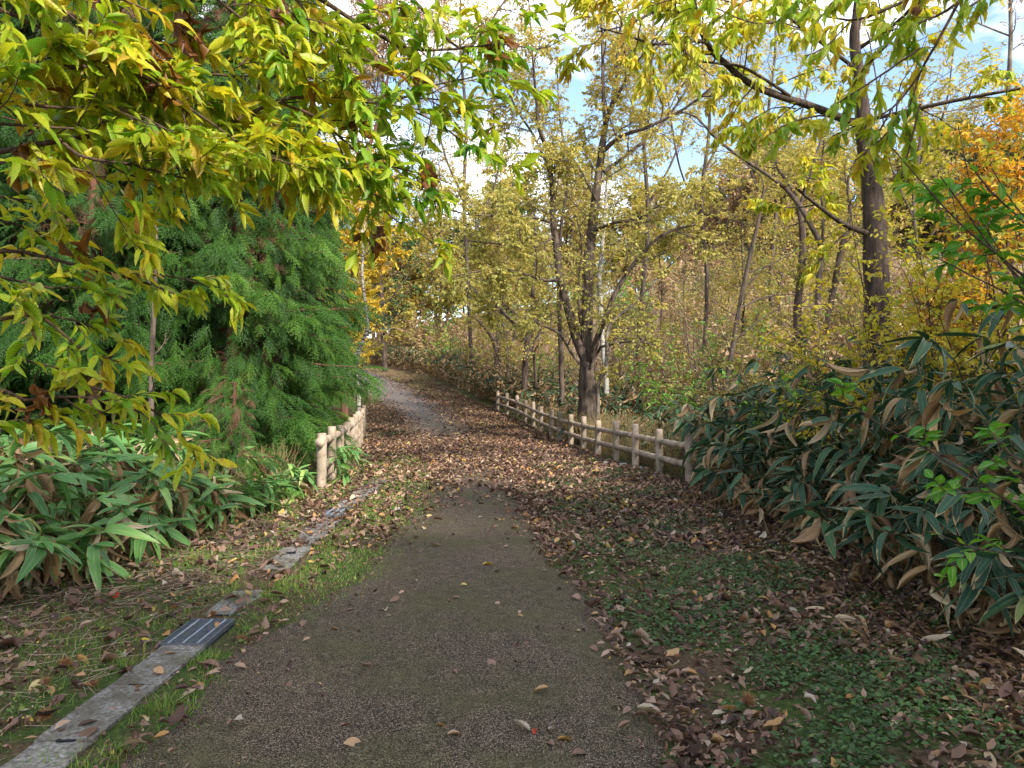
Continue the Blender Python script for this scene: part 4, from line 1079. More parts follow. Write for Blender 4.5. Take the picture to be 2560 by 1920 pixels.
def cedar(x, y, H, Rr, label, nb=90, ns=26, z0=.3, hi=True, size=.42, r0=.16, group=None, face=None, bare=.0, name='cedar_tree', lean=0, shade_mul=1.0, curtain=0):
    z = float(gz(x, y)); root = empty(name, (x, y, z), label, 'cedar tree', group)
    T = Tree()
    T.main([(x, y, z - .2), (x + .03, y, z + H * .3), (x - .03, y + .03, z + H * .6), (x, y, z + H)], [r0, r0 * .85, r0 * .55, .02], 10, .5)
    pos = []; dr = []; sc = []; ti = []
    for b in range(nb):
        h = z0 + (H - z0) * ((b + random.random()) / nb) ** 1.15
        fr_ = (h - z0) / (H - z0)
        az_ = random.uniform(0, 2 * math.pi)
        if face is not None and random.random() < .55: az_ = face + random.uniform(-1.3, 1.3)
        L = Rr * (1.0 - fr_ ** 1.6 * .85) * random.uniform(.75, 1.12)
        if fr_ < .08: L *= .8
        n = 9; d = np.array([math.cos(az_), math.sin(az_), .12 + .25 * fr_]); P = [np.array([x, y, z + h])]
        for q_ in range(n - 1):
            d = d + np.array([0, 0, -.05 if q_ < 5 else .03]) + rng.normal(0, .04, 3); P.append(P[-1] + d / np.linalg.norm(d) * L / (n - 1))
        P = np.array(P); rr = np.linspace(r0 * .22, .006, n)
        T.tube(P, rr, 5)
        f = bare + (1 - bare) * rng.uniform(.08, 1, ns) ** .8
        xx = f * (n - 1); i0 = np.minimum(xx.astype(int), n - 2); t = (xx - i0)[:, None]
        pp = P[i0] * (1 - t) + P[i0 + 1] * t
        Tn = nrm(P[i0 + 1] - P[i0]); S = nrm(np.cross(Tn, [0, 0, 1.]))
        sgn = rng.choice([-1., 1.], (ns, 1))
        dd = Tn * rng.uniform(.5, 1.3, (ns, 1)) + S * sgn * rng.uniform(.1, 1.0, (ns, 1)) + rng.normal(0, .15, (ns, 3)); dd[:, 2] += rng.uniform(-1.25, .05, ns)
        pos.append(pp + rng.normal(0, .05, pp.shape)); dr.append(dd); sc.append(size * (1 - .35 * fr_) * rng.uniform(.6, 1.25, ns))
        bt = random.random() * .45
        ti.append(np.clip(bt + rng.random(ns) * .42 - .0, 0, .88))
    pos = np.concatenate(pos); dr = np.concatenate(dr); sc = np.concatenate(sc); ti = np.concatenate(ti)
    ti = ti * shade_mul  # lower values put the wood's shade into the needle colour
    if curtain:
        hh = z0 + (H * .75 - z0) * rng.random(curtain); az2 = -1.25 + rng.normal(0, .8, curtain)
        rr2 = Rr * (1 - (hh / H) ** 1.6 * .85) * rng.uniform(.2, .85, curtain)
        p2 = np.stack([x + np.cos(az2) * rr2, y + np.sin(az2) * rr2, z + hh], 1)
        d2 = np.stack([np.cos(az2), np.sin(az2), rng.uniform(-1.6, -.3, curtain)], 1) + rng.normal(0, .3, (curtain, 3))
        pos = np.concatenate([pos, p2]); dr = np.concatenate([dr, d2]); sc = np.concatenate([sc, size * rng.uniform(.55, 1.1, curtain)]); ti = np.concatenate([ti, rng.random(curtain) * .7 * shade_mul])
    # dead brown sprays deep inside
    dist = np.hypot(pos[:, 0] - x, pos[:, 1] - y)
    ti = np.where((dist < Rr * .42) & (rng.random(len(ti)) < .30), 1.0, ti)
    T.wood('trunk', M['bark_red'], root)
    m_ = MB(); inst_multi(m_, CT if hi else CS, pos, dr, rng.normal(0, .25, pos.shape) + [0, 0, 1], sc, ti)
    m_.build('foliage', M['cedar'], root, smooth=False)
    return root
cedar(-4.55, 12.6, 12, 2.05, 'nearest big green cedar whose drooping boughs bulge over the left fence', nb=170, ns=44, face=-.9, size=.48, z0=.35, curtain=1500)
cedar(-6.3, 11.6, 11, 1.7, 'shade-tinted cedar with a bare reddish lower trunk, left of the big bulging cedar', nb=90, ns=36, face=-1.2, size=.46, z0=1.6, r0=.13, curtain=500, shade_mul=.55)
cedar(-5.0, 16.2, 13, 1.9, 'cedar behind the big bulging cedar, hanging over the middle of the left fence', nb=100, ns=34, face=-.6, size=.5, z0=.6, curtain=500)
cedar(-5.9, 20.0, 9.0, 2.0, 'cedar beside the bent white birch, behind the end of the left fence', nb=70, ns=22, hi=False, size=.5, z0=1.3, face=-.5)
cedar(-7.9, 27.5, 10, 2.6, 'dark cedar overhanging the path bend among orange maple leaves', nb=80, ns=24, hi=False, size=.6, z0=1.6, face=-.6)
cedar(-9.2, 14.0, 13, 2.2, 'tall dim cedar deep in the shade at the far left', nb=110, ns=30, hi=False, size=.7, z0=.6, shade_mul=.35)
cedar(-3.3, 9.2, 1.5, .75, 'small young cedar sapling growing among bamboo below the big cedar', nb=34, ns=14, size=.30, z0=.05, r0=.03)
k = 0
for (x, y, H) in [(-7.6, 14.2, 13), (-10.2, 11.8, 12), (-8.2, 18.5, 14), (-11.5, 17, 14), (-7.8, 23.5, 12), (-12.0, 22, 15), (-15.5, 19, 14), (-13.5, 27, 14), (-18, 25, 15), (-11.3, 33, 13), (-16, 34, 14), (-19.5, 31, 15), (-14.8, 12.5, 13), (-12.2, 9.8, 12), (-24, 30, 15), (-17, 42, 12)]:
    cedar(x, y, H, 2.5, 'shade-tinted cedar in the deep wood behind the left cedars', nb=84, ns=26, hi=False, size=.95, z0=.3, shade_mul=.35, group='cedars of the dark wood on the left')
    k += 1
# thin pole trunks and brush under the cedars
for (u, v0, d, w, lab) in [(385, 783, 9.5, 13, 'thin grey-brown bare pole trunk in the dark gap below the chestnut leaves')]:
    slim('pole_tree', lab, [[(u - 6, 925, w), (u, 783, w), (u + 4, 640, w * .8), (u + 6, 500, w * .5)]], d, mat='dark_green', bark='bark', n1=1.2, l1=.6, k=2, size=.05, lv3=False, twn=3)
# pine top reaching in behind the chestnut
tree('pine_tree', -7.8, 34, 18.5, 4.6, 'brownish', 'tall pine with reddish brown dying needles above the path, topmost in the view', 'pine tree', nl=18, cb=.66, size=.30, k=16, tpls=[diamond_tpl(.10, .1)], tint=(0, .8), lean=(2.6, 0), r0=.18, bark='bark_red')

# shade-loving evergreen brush that closes the gap below the cedars
for k in range(26):
    y = random.uniform(10.5, 17); x = -4.9 - random.random() * (y * .62 - 4.2) if y > 8 else -5
    bush('evergreen_bush', x, y, random.uniform(.8, 1.5), random.uniform(.6, .9), 'dark_green', 'dim evergreen brush in the shade under the left cedars', 'bush', 'evergreen brush under the left cedars', n=8, k=7, size=.11, nt_=8, splay=.7, tint=(0, .8))

# ================================================================== dwarf bamboo
SB = [leaf_tpl(6, .20, .18, .25, .38, .6), leaf_tpl(6, .21, .3, .75, .38, .6, twist=.3), leaf_tpl(6, .19, .12, .1, .38, .6, twist=-.3)]
SD = [leaf_tpl(6, .18, .9, .5, .4, .7, twist=1.0), leaf_tpl(6, .17, 1.3, .2, .4, .7, twist=-1.3), leaf_tpl(6, .2, .5, .8, .4, .7, twist=.4)]
def sasa_geo(culms, leaf, dead_frac, lean, size_j=.38, nleaf=6, ms=None, ml=None, md=None, dry=.25):
    """culms: list of (x,y,h)"""
    for (x, y, h) in culms:
        z = float(gz(x, y)) - .04
        a = random.uniform(0, 2 * math.pi); ln = random.uniform(.1, .5)
        d = np.array([math.cos(a) * ln + lean[0], math.sin(a) * ln + lean[1], 1.]); d /= np.linalg.norm(d)
        P = [np.array([x, y, z])]
        for q_ in range(5):
            d = d + np.array([math.cos(a) * .05 + lean[0] * .12, math.sin(a) * .05 + lean[1] * .12, -.05]); d /= np.linalg.norm(d); P.append(P[-1] + d * h / 5)
        P = np.array(P)
        tubes(ms, P[None], np.linspace(.0045, .002, 6)[None], 4)
        whorls = [(P[-1], d, nleaf)]
        for f in ((.62, .8, .9) if h > .6 else (.7,)):
            if random.random() < .75:
                x_ = f * 5; i_ = int(x_); p = P[i_] * (1 - x_ + i_) + P[i_ + 1] * (x_ - i_)
                az_ = random.uniform(0, 2 * math.pi); bd = np.array([math.cos(az_), math.sin(az_), .5]); L = h * random.uniform(.12, .28)
                q_ = p + bd / np.linalg.norm(bd) * L
                tubes(ms, np.stack([p, (p + q_) / 2 + [0, 0, .01], q_])[None], np.array([[.003, .0025, .0018]]), 3)
                whorls.append((q_, bd, max(3, nleaf - 2)))
        for (c, wd, n) in whorls:
            n = max(2, n + random.randint(-1, 1))
            az0 = math.atan2(wd[1], wd[0]); A_ = az0 + (np.arange(n) - (n - 1) / 2) * random.uniform(.45, .9) + rng.normal(0, .3, n)
            dd = np.stack([np.cos(A_), np.sin(A_), rng.uniform(-.75, .45, n)], 1)
            pp = c - nrm(wd[None])[0] * (np.arange(n)[:, None] * .012)
            sz = leaf * rng.uniform(1 - size_j, 1 + size_j, n)
            dead = rng.random(n) < dead_frac
            g_ = ~dead
            up = rng.normal(0, .4, (n, 3)) + [0, 0, 1]
            if g_.any(): inst_multi(ml, SB, pp[g_], dd[g_], up[g_], sz[g_], np.clip(rng.normal(.45, .22, g_.sum()), 0, 1))
            if dead.any():
                d2 = dd[dead]; d2[:, 2] -= rng.uniform(.5, 1.8, dead.sum())
                inst_multi(md, SD, pp[dead], d2, rng.normal(0, 1, d2.shape), sz[dead], rng.random(dead.sum()))
        # dead leaves lower on the stem
        for q_ in range(np.random.default_rng(int(abs(x * 1000) + 1)).poisson(dry * 4)):
            f = random.uniform(.1, .75) * 5; i_ = int(f); p = P[i_] * (1 - f + i_) + P[i_ + 1] * (f - i_)
            inst_multi(md, SD, p[None], np.array([[random.uniform(-1, 1), random.uniform(-1, 1), random.uniform(-1.6, -.2)]]), rng.normal(0, 1, (1, 3)), np.array([leaf * random.uniform(.6, 1)]), np.array([random.random()]))

def sasa_plant(x, y, h, nc, leaf, mat, label, group, spread=.16, dead=.15, lean=(0, 0), nleaf=6, dry=.25):
    root = empty('dwarf_bamboo', (x, y, float(gz(x, y))), label, 'dwarf bamboo', group)
    ms, ml, md = MB(), MB(), MB()
    culms = [(x + random.gauss(0, spread), y + random.gauss(0, spread), h * random.uniform(.65, 1.15)) for _ in range(nc)]
    sasa_geo(culms, leaf, dead, lean, ms=ms, ml=ml, md=md, nleaf=nleaf, dry=dry)
    ms.build('stems', M['culm'], root)
    ml.build('leaves', M[mat], root)
    if md.n: md.build('dead_leaves', M['dead'], root)
    return root
# left thicket: edge line in (x,y)
cnt = 0
ROWL = ('front row', 'second row', 'third row', 'rearmost row')
LBAND = ('near the drain grate', 'halfway to the fence', 'close to the left fence')
RBAND = ('at the lower right corner', 'below the arching green shoots', 'next to the last fence post')
for y in np.arange(4.6, 11.2, .38):
    for row in range(4):
        x = np.interp(y, [4.4, 5.4, 6.6, 8.3, 11.2], [-4.25, -3.85, -3.5, -3.2, -3.3]) - row * .42 + random.uniform(-.12, .12)
        if abs(x) > y * .74 + .3: continue
        h = (.50, .74, .95, 1.08)[row] * random.uniform(.85, 1.12) * np.interp(y, [4.5, 8.0, 9.5, 11], [1.0, 1.0, .72, .55])
        sasa_plant(x, y + random.uniform(-.15, .15), h, 6, .31, 'sasa', ROWL[row] + ' green dwarf bamboo of the left verge, ' + LBAND[int(y > 6.5) + int(y > 8.8)], 'dwarf bamboo along the left verge', lean=(.32 if row < 2 else .1, -.16), dead=.27, dry=1.6)
        cnt += 1
for (x, y) in [(-2.78, 11.7), (-2.65, 12.7), (-3.0, 10.6), (-2.95, 10.0), (-3.1, 13.9)]:
    sasa_plant(x, y, .5, 3, .24, 'sasa', 'sparse dwarf bamboo poking between the left fence posts', 'dwarf bamboo at the left fence', lean=(.3, -.1), dead=.05, dry=.1)
# right thicket, near: tall, shaded, drooping toward the path
for y in np.arange(2.6, 12.0, .40):
    for row in range(4):
        x = np.interp(y, [2.5, 4, 6, 8, 10, 12], [2.75, 3.02, 3.1, 3.0, 2.95, 3.4]) + row * .40 + random.uniform(-.12, .12)
        if x > y * .70 + .35: continue
        h = (.80, 1.25, 1.6, 1.85)[row] * random.uniform(.85, 1.12) * (1.12 if y < 6.5 else 1)
        sasa_plant(x, y + random.uniform(-.15, .15), h, 6, .26, 'sasa_dark', ROWL[row] + ' dark dwarf bamboo drooping over the right verge, ' + RBAND[int(y > 5) + int(y > 8.5)], 'dwarf bamboo along the right verge', lean=(-.22 if row < 2 else -.08, -.10), dead=.20, dry=1.1)
        cnt += 1
for y in np.arange(12.0, 20.0, .55):
    for row in range(4):
        x = float(rx(y)) + .78 + row * .5 + random.uniform(-.15, .15)
        h = (.75, 1.0, 1.25, 1.35)[row] * random.uniform(.85, 1.12) * np.interp(y, [12, 15, 17, 20], [1, .85, .75, .7])
        sasa_plant(x, y, h, 5, .25, 'sasa_dark', ROWL[row] + ' dwarf bamboo behind the right log fence, ' + ('at its near end' if y < 15 else 'by the big multi-stemmed tree'), 'dwarf bamboo behind the right fence', lean=(.0, -.06), dead=.2, nleaf=6, dry=1.0, spread=.2)
        cnt += 1
print('sasa', cnt)
# far bank bamboo, one uncountable mass
ms, ml, md = MB(), MB(), MB()
cul = []
for k in range(1500):
    y = random.uniform(19.5, 62) if random.random() < .8 else random.uniform(19, 34); s_ = abs(random.gauss(0, 1.5)) + (.75 if y < 29.5 else .4)
    x = float(rx(y)) + (s_ if y < 29.8 or True else s_)
    cul.append((x, y, random.uniform(.6, 1.25) * (1 + .5 * min(1, max(0, (y - 28) / 8)))))
sasa_geo(cul, .25, .42, (.0, -.05), ms=ms, ml=ml, md=md, nleaf=6, dry=1.2)
for nm, m_, mt in (('far_bank_bamboo', ml, 'sasa_dark'), ('far_bank_dry_bamboo', md, 'dead'), ('far_bank_bamboo_stems', ms, 'culm')):
    tag(m_.build(nm, M[mt]), {'far_bank_bamboo': 'green leaves of the bamboo grass mass along the far right bank', 'far_bank_dry_bamboo': 'dry tan bamboo grass leaves massed along the far right bank', 'far_bank_bamboo_stems': 'thin stems of the bamboo grass along the far right bank'}[nm], 'bamboo grass', kind='stuff')
# dark tangle of dry stems standing at the foot of the right thicket and behind the fence
mb = MB(); n = 5200
y = rng.uniform(3, 27, n) ; y = np.where(rng.random(n) < .3, rng.uniform(11, 20, n), y)
x = np.where(y < 11.3, np.interp(y, [2.5, 4, 6, 8, 10, 12], [2.7, 3.0, 3.1, 2.9, 2.75, 3.0]), rx(y) + .22) + np.abs(rng.normal(0, .6, n))
b = np.stack([x, y, gz(x, y) - .02], 1); L = rng.uniform(.35, .9, n)
dv = rng.normal(0, .28, (n, 3)); dv[:, 2] = 1
e = b + nrm(dv) * L[:, None]; mid = (b + e) / 2 + rng.normal(0, .03, (n, 3))
tubes(mb, np.stack([b, mid, e], 1), np.tile([.0045, .0035, .002], (n, 1)), 3)
tag(mb.build('dry_stems', M['culm']), 'tangle of thin dry stems at the foot of the right bamboo', 'dry stems', kind='stuff')
mb = MB(); n = 2600
y = rng.uniform(4.2, 11.5, n); x = np.interp(y, [4.4, 5.4, 6.6, 8.3, 11.2], [-4.2, -3.8, -3.45, -3.15, -3.2]) - np.abs(rng.normal(0, .6, n))
b = np.stack([x, y, gz(x, y) - .02], 1); L = rng.uniform(.25, .75, n)
dv = rng.normal(0, .5, (n, 3)); dv[:, 2] = 1
e = b + nrm(dv) * L[:, None]; mid = (b + e) / 2 + rng.normal(0, .03, (n, 3))
tubes(mb, np.stack([b, mid, e], 1), np.tile([.0045, .0035, .002], (n, 1)), 3)
tag(mb.build('dry_stems', M['culm']), 'tangle of thin dry stems under the left bamboo', 'dry stems', kind='stuff')

# ================================================================== shrubs on the right
def arch(lst, d, leafk, size, T):
    P, r = T.px(lst, d, 5, .06, .001); T.twigs.append(P[np.linspace(0, len(P) - 1, 7).astype(int)])
    return P, r
def spray_plant(name, label, d, stems, mat, size, k, sub=2.0, sublen=.22, tint=(0, 1), fwd=.6, side=.9, droop=.15, tpls=LEAF, x=None, cat='shrub', bark='twig'):
    root = empty(name, (x if x is not None else (stems[0][0][0] - 1280) / F * d, d, float(gz(x if x is not None else (stems[0][0][0] - 1280) / F * d, d))), label, cat)
    T = Tree()
    for s_ in stems:
        P, r = T.px(s_, d, 5, .06, .0015)
        T.sprout(P, r, [dict(n=sub, len=sublen, ang=50, r=.0025, f0=.12, pts=7, wob=.1, sides=3, flat=.4)])
        T.twigs.append(P[np.linspace(int(len(P) * .25), len(P) - 1, 7).astype(int)])
    T.wood('stems', M[bark], root)
    m_ = MB(); leaves_on(m_, T.twigs, k, tpls, size, fwd=fwd, side=side, droop=droop, tint=tint, ctint=.4)
    m_.build('leaves', M[mat], root)
OV = [leaf_tpl(5, .55, .2, .15, .45, .75), leaf_tpl(5, .5, .3, .3, .45, .75), leaf_tpl(5, .58, .12, -.05, .45, .75)]
spray_plant('green_shrub', 'bright green shrub with long arching shoots of oval leaves at the right edge', 3.1,
    [[(3000, 1300, 14), (2800, 900, 10), (2560, 690, 7), (2400, 560, 5), (2300, 450, 4), (2230, 370, 3)],
     [(2900, 1300, 10), (2700, 900, 8), (2560, 760, 6), (2430, 690, 4), (2330, 640, 3)],
     [(2900, 1200, 10), (2740, 800, 8), (2600, 600, 6), (2480, 480, 5), (2400, 380, 3)],
     [(3000, 1400, 14), (2780, 1000, 10), (2600, 760, 7), (2480, 620, 5), (2400, 510, 4), (2350, 440, 3)],
     [(2950, 1400, 12), (2760, 1050, 9), (2620, 840, 6), (2540, 700, 4), (2460, 560, 3)],
     [(2900, 1300, 10), (2760, 900, 8), (2640, 640, 6), (2540, 520, 4), (2480, 420, 3)],
     [(2900, 1200, 10), (2750, 800, 8), (2660, 560, 6), (2570, 470, 4)]],
    'green', .068, 10, sub=7, sublen=.30, tint=(.1, .85), tpls=OV, cat='shrub')
spray_plant('green_shrub', 'low green shoots arching left across the dark bamboo at the lower right', 2.5,
    [[(2900, 1750, 10), (2700, 1420, 8), (2500, 1240, 6), (2330, 1130, 5), (2200, 1060, 4), (2080, 970, 3)],
     [(2900, 1800, 10), (2760, 1500, 8), (2600, 1320, 6), (2480, 1230, 4), (2380, 1240, 3)],
     [(2900, 1700, 10), (2780, 1400, 8), (2620, 1200, 6), (2520, 1130, 5), (2470, 1080, 3)],
     [(2900, 1750, 10), (2780, 1480, 8), (2640, 1280, 6), (2540, 1190, 5), (2470, 1160, 3)],
     [(2900, 1800, 10), (2720, 1500, 8), (2560, 1400, 5), (2440, 1370, 4), (2330, 1330, 3)]],
    'green', .052, 9, sub=6, sublen=.2, tint=(0, .75), tpls=OV, cat='shrub')
tree('maple_tree', 5.0, 7.8, 3.8, 1.15, 'orange', 'bright orange maple at the right edge behind the green shoots', r0=.05, size=.085, nl=18, k=5, cb=.40, tint=(.2, 1), lean=(.1, 0), tpls=LEAF, bark='twig')
bush('yellow_shrub', 4.0, 7.6, 2.7, 1.2, 'gold', 'yellow autumn shrub with twiggy stems above the right bamboo bank', n=22, k=9, size=.075, n2=3, tint=(0, .9), tpls=LEAF, splay=.55)
bush('yellow_shrub', 4.7, 7.2, 3.0, 1.2, 'gold', 'taller yellow green shrub right of the thick dark trunk', n=22, k=9, size=.08, n2=3, tint=(0, .75), tpls=LEAF, splay=.5)
bush('russet_shrub', 4.2, 10.2, 2.3, 1.2, 'brownish', 'reddish brown twiggy shrub in front of the thick dark trunk', n=16, k=4, size=.06, n2=3, splay=.6)
bush('leafy_shrub', 3.2, 9.4, 1.75, .9, 'green', 'pale green leafy shrub rising out of the right bamboo bank', n=12, k=6, size=.09, n2=0, tint=(.45, 1), tpls=LEAF, splay=.6)
bush('leafy_shrub', 3.9, 12.6, 2.0, 1.2, 'muted', 'yellow green shrub below the leaning pole tree', n=14, k=6, size=.075, n2=3, tint=(0, .5), splay=.6)

# ================================================================== mid-distance shrubs and trees on the slope
lab = {'muted': 'yellow green bush on the slope beyond the right fence', 'brownish': 'russet twiggy bush on the slope beyond the right fence', 'olive': 'olive yellow bush on the slope beyond the right fence', 'green': 'fresh green bush on the slope beyond the right fence'}
for k in range(240):
    y = random.uniform(15, 62); s_ = random.uniform(2.6, 4 + (y - 10) * .62)
    if k > 195: y = random.uniform(30, 60); s_ = random.uniform(1.2, 4)
    x = float(rx(y)) + s_
    mt = random.choices(['muted', 'brownish', 'olive', 'green'], [2.6, 3.2, 1.2, 1.0])[0]
    H = random.uniform(1.2, 2.6) * (1 if y < 35 else 1.4)
    L1 = lab[mt] + (', near the fence' if y < 24 else ', halfway up' if y < 38 else ', far beyond the bend'); G1 = {'muted': 'yellow bushes on the slope', 'brownish': 'russet bushes on the slope', 'olive': 'olive bushes on the slope', 'green': 'green bushes on the slope'}[mt]
    fa = y > 30
    cached(lambda x, y, H, lb, gp: bush('slope_bush', x, y, H, H * random.uniform(.55, .8), mt, lb, 'bush', gp, n=9, k=6 if mt != 'brownish' else 4, size=.14 if fa else .085, nt_=9, splay=.6, n2=0 if fa else 3, tint=(0, .95)), ('b', mt, fa), 4, x, y, H, 0, L1, G1)
# small trees on the slope with thin trunks
for k, (x, y, H, mt) in enumerate([(a, b, c, 'muted' if d == 'gold' else d) for a, b, c, d in [(2.6, 24.5, 6.0, 'olive'), (4.8, 26, 6.5, 'gold'), (0.8, 28, 6, 'olive'), (7.2, 24, 6, 'gold'), (9.4, 27, 7.0, 'olive'), (3.2, 33, 7.5, 'olive'), (-0.2, 36, 7, 'gold'), (6.5, 34, 7, 'brownish'), (12.5, 31, 7.5, 'olive'), (15, 26, 7, 'gold'), (-1.6, 43, 8, 'olive'), (2.5, 46, 9, 'gold'), (-4.4, 52, 8, 'olive'), (8, 47, 8, 'olive'), (-6.5, 60, 9, 'gold'), (-2, 60, 10, 'olive'), (17, 38, 8, 'gold'), (12, 21.5, 6.5, 'gold'), (10.2, 17, 6.0, 'olive'), (13, 15.5, 6, 'gold')] if random.random() < .8]):
    tree('slope_tree', x, y, H, H * .34, mt, ('olive', 'golden', 'russet')[('olive', 'muted', 'brownish').index(mt)] + ' thin-trunked tree on the slope, ' + ('near the right fence' if y < 27 else 'beyond the far fence end' if y < 40 else 'far up by the path bend'), group='thin trees on the slope', r0=.07, size=.12 if y < 30 else .17, nl=12, nb=7, nt_=5, k=7, cb=.3, tint=(0, 1))
# bare dark saplings tangled on the slope
for k in range(12):
    y = random.uniform(16, 40); s_ = random.uniform(2.2, y * .55); x = float(rx(y)) + s_
    cached(lambda x, y, H, lb, gp: bush('bare_sapling', x, y, H, H * .4, 'brownish', lb, 'sapling', gp, n=4, k=2, size=.07, nt_=14, splay=.35, n2=4, bark='bark'), ('s',), 6, x, y, random.uniform(2.6, 4.6), 0, 'thin nearly leafless dark sapling on the slope, ' + ('near the right fence' if y < 25 else 'farther up'), 'bare saplings on the slope')
# meadow of reeds
def blades(n, xs, ys, h, mat, label, name, w=.01, tint=(0, 1), lean=.3):
    z = gz(xs, ys) - .02
    p = np.stack([xs, ys, z], 1); dv = rng.normal(0, lean, (n, 3)); dv[:, 2] = 1
    tp = (np.array([(-.5, 0, 0), (.5, 0, 0), (.35, .55, 0), (-.35, .55, 0), (0, 1, -.15)], np.float32), None, None)
    mb = MB()
    Y = nrm(dv); Z = nrm(rng.normal(0, 1, (n, 3)) + [0, -1.2, 0]); Z = nrm(Z - (Z * Y).sum(1, keepdims=True) * Y); Xx = np.cross(Y, Z)
    wv = np.full(n, w) if np.ndim(w) == 0 else w
    bl = tp[0]
    V = p[:, None] + bl[None, :, 0:1] * Xx[:, None] * wv[:, None, None] + bl[None, :, 1:2] * Y[:, None] * h[:, None, None] + bl[None, :, 2:3] * h[:, None, None] * Z[:, None] * rng.uniform(-1, 2, (n, 1, 1))
    A = np.zeros((n, 5, 3), np.float32); A[:, :, 2] = rng.uniform(*tint, (n, 1)); A[:, :, 1] = bl[None, :, 1]
    base = mb.n
    mb.V.append(V.reshape(-1, 3).astype(np.float32)); mb.A.append(A.reshape(-1, 3))
    o = np.arange(n)[:, None] * 5
    mb.F.append((o + np.array([[0, 1, 2, 3]])).astype(np.int32)); mb.F.append((o + np.array([[3, 2, 4]])).astype(np.int32)); mb.n += n * 5
    ob = mb.build(name, M[mat]); return tag(ob, label, 'grass', kind='stuff')
n = 30000; y = rng.uniform(20, 62, n); x = rx(y) + 3 + rng.uniform(0, 1, n) ** .8 * (y * .95)
blades(n, x, y, rng.uniform(.7, 1.7, n), 'reed', 'pale dry reed grass covering the sunlit slope on the right', 'reeds', w=.028)
n = 26000; y = rng.uniform(24, 60, n); x = rx(y) + 4 + rng.uniform(0, 1, n) * (y * .8)
pm = (np.sin(x * .5 + 1) * np.sin(y * .35) + .4 * np.sin(x * 1.3)) > .1; x, y = x[pm], y[pm]
blades(len(x), x, y, rng.uniform(.5, 1.3, len(x)), 'reed_red', 'reddish dry grass patches on the sunlit slope', 'russet_grass', w=.035)
# far wood on the hill
fw = []
for k in range(120):
    y = random.uniform(50, 105); x = random.uniform(max(-45, -y * .5), 8 + y * .62)
    if y < 62: x = random.uniform(14, 8 + y * .66)
    mt = random.choices(['olive', 'dark_green', 'brownish', 'muted'], [2.4, 1.6, 2.6, 1.4])[0]
    H = random.uniform(6.5, 11)
    labs = {'olive': ('olive tree in the far wood on the hill', 'olive trees of the far wood'), 'dark_green': ('dark evergreen in the far wood on the hill', 'evergreens of the far wood'), 'brownish': ('russet tree in the far wood on the hill', 'russet trees of the far wood'), 'muted': ('golden tree in the far wood on the hill', 'golden trees of the far wood')}[mt]
    L1, G1 = labs[0] + (', left of the big multi-stemmed tree' if x < .09 * y else ', right of the big multi-stemmed tree'), labs[1]
    cached(lambda x, y, H, lb, gp: tree('hill_tree', x, y, H, H * .38, mt, lb, group=gp, r0=.16, size=.40, nl=16, nb=7, nt_=4, k=9, cb=.1), ('h', mt), 4, x, y, H, 0, L1, G1)

# unseen trees added beside and behind the viewer to shade the foreground
SH = [(6.6, 0.6, 7.4, 3.2), (4.9, -3.4, 7.4, 3.1), (8.5, -2.5, 9, 3.6), (2.2, -8.5, 9, 4), (7, -8, 10, 4.2), (10.5, 3.4, 7.6, 3.0)]
for (x, y, H, Rr) in SH:
    tree('shade_tree', x, y, H, Rr, 'olive', 'unseen leafy tree added near the viewer to shade the foreground', group='added shade trees near the viewer', r0=.18, size=.30, nl=14, nb=8, nt_=4, k=8, cb=.22)

# ================================================================== grass, weeds, moss on the verges
def pat(x, y, s, ph): return np.sin(x * s + ph) * np.sin(y * s * .9 + ph * 1.7) + .5 * np.sin(x * s * 2.3 + ph * 2) * np.sin(y * s * 2.1)
# left verge grass
n = 120000; y = 2.2 + 14 * rng.random(n) ** 1.5; 
lo = np.maximum(lx(y) - .5, -4.4); x = lo + rng.random(n) * (asl(y) + .25 - lo)
g = gutx(y); ongut = (np.abs(x - g) < .20 + .05 * np.sin(y * 3.1)) & (y < 11.5)
covered = (y > 5.1) & (y < 6.3) & (np.sin(y * 7) > -.2)
m_ = (pat(x, y, 1.9, .6) + rng.normal(0, .45, n) > .0 - .9 * np.clip((y - 4.8) / 3, 0, 1)) & (~ongut | (covered & (np.abs(x - g) > .10)))
gr = (np.abs(x - gutx(y)) < .32) & (np.abs(y - 4.62) < .36); m_ &= ~gr
gr = (np.abs(x - gutx(y)) < .26) & (np.abs(y - 8.95) < .30); m_ &= ~gr
x, y = x[m_], y[m_]; n = len(x)
ti = (.0, .95)
blades(n, x, y, rng.uniform(.015, .075, n), 'grass', 'short green grass on the left verge', 'verge_grass', w=rng.uniform(.6, 1.3, n) * .0011 * y, tint=ti, lean=.8)
# denser tufts
tx_, ty_ = [], []
for k in range(95):
    yy = 2.6 + 8 * random.random(); 
    xx = random.choice([float(gutx(yy)) + random.choice([-.30, .25, .28]), random.uniform(-3.4, -2.1), random.uniform(-1.85, -1.5)]) + random.gauss(0, .05)
    q = int(110 * random.uniform(.5, 1.2)); tx_.append(rng.normal(xx, .05, q)); ty_.append(rng.normal(yy, .06, q))
x = np.concatenate(tx_); y = np.concatenate(ty_); n = len(x)
blades(n, x, y, rng.uniform(.03, .10, n), 'grass', 'longer grass tufts beside the gutter slabs', 'grass_tufts', w=rng.uniform(.003, .005, n), tint=(0, .9), lean=.65)
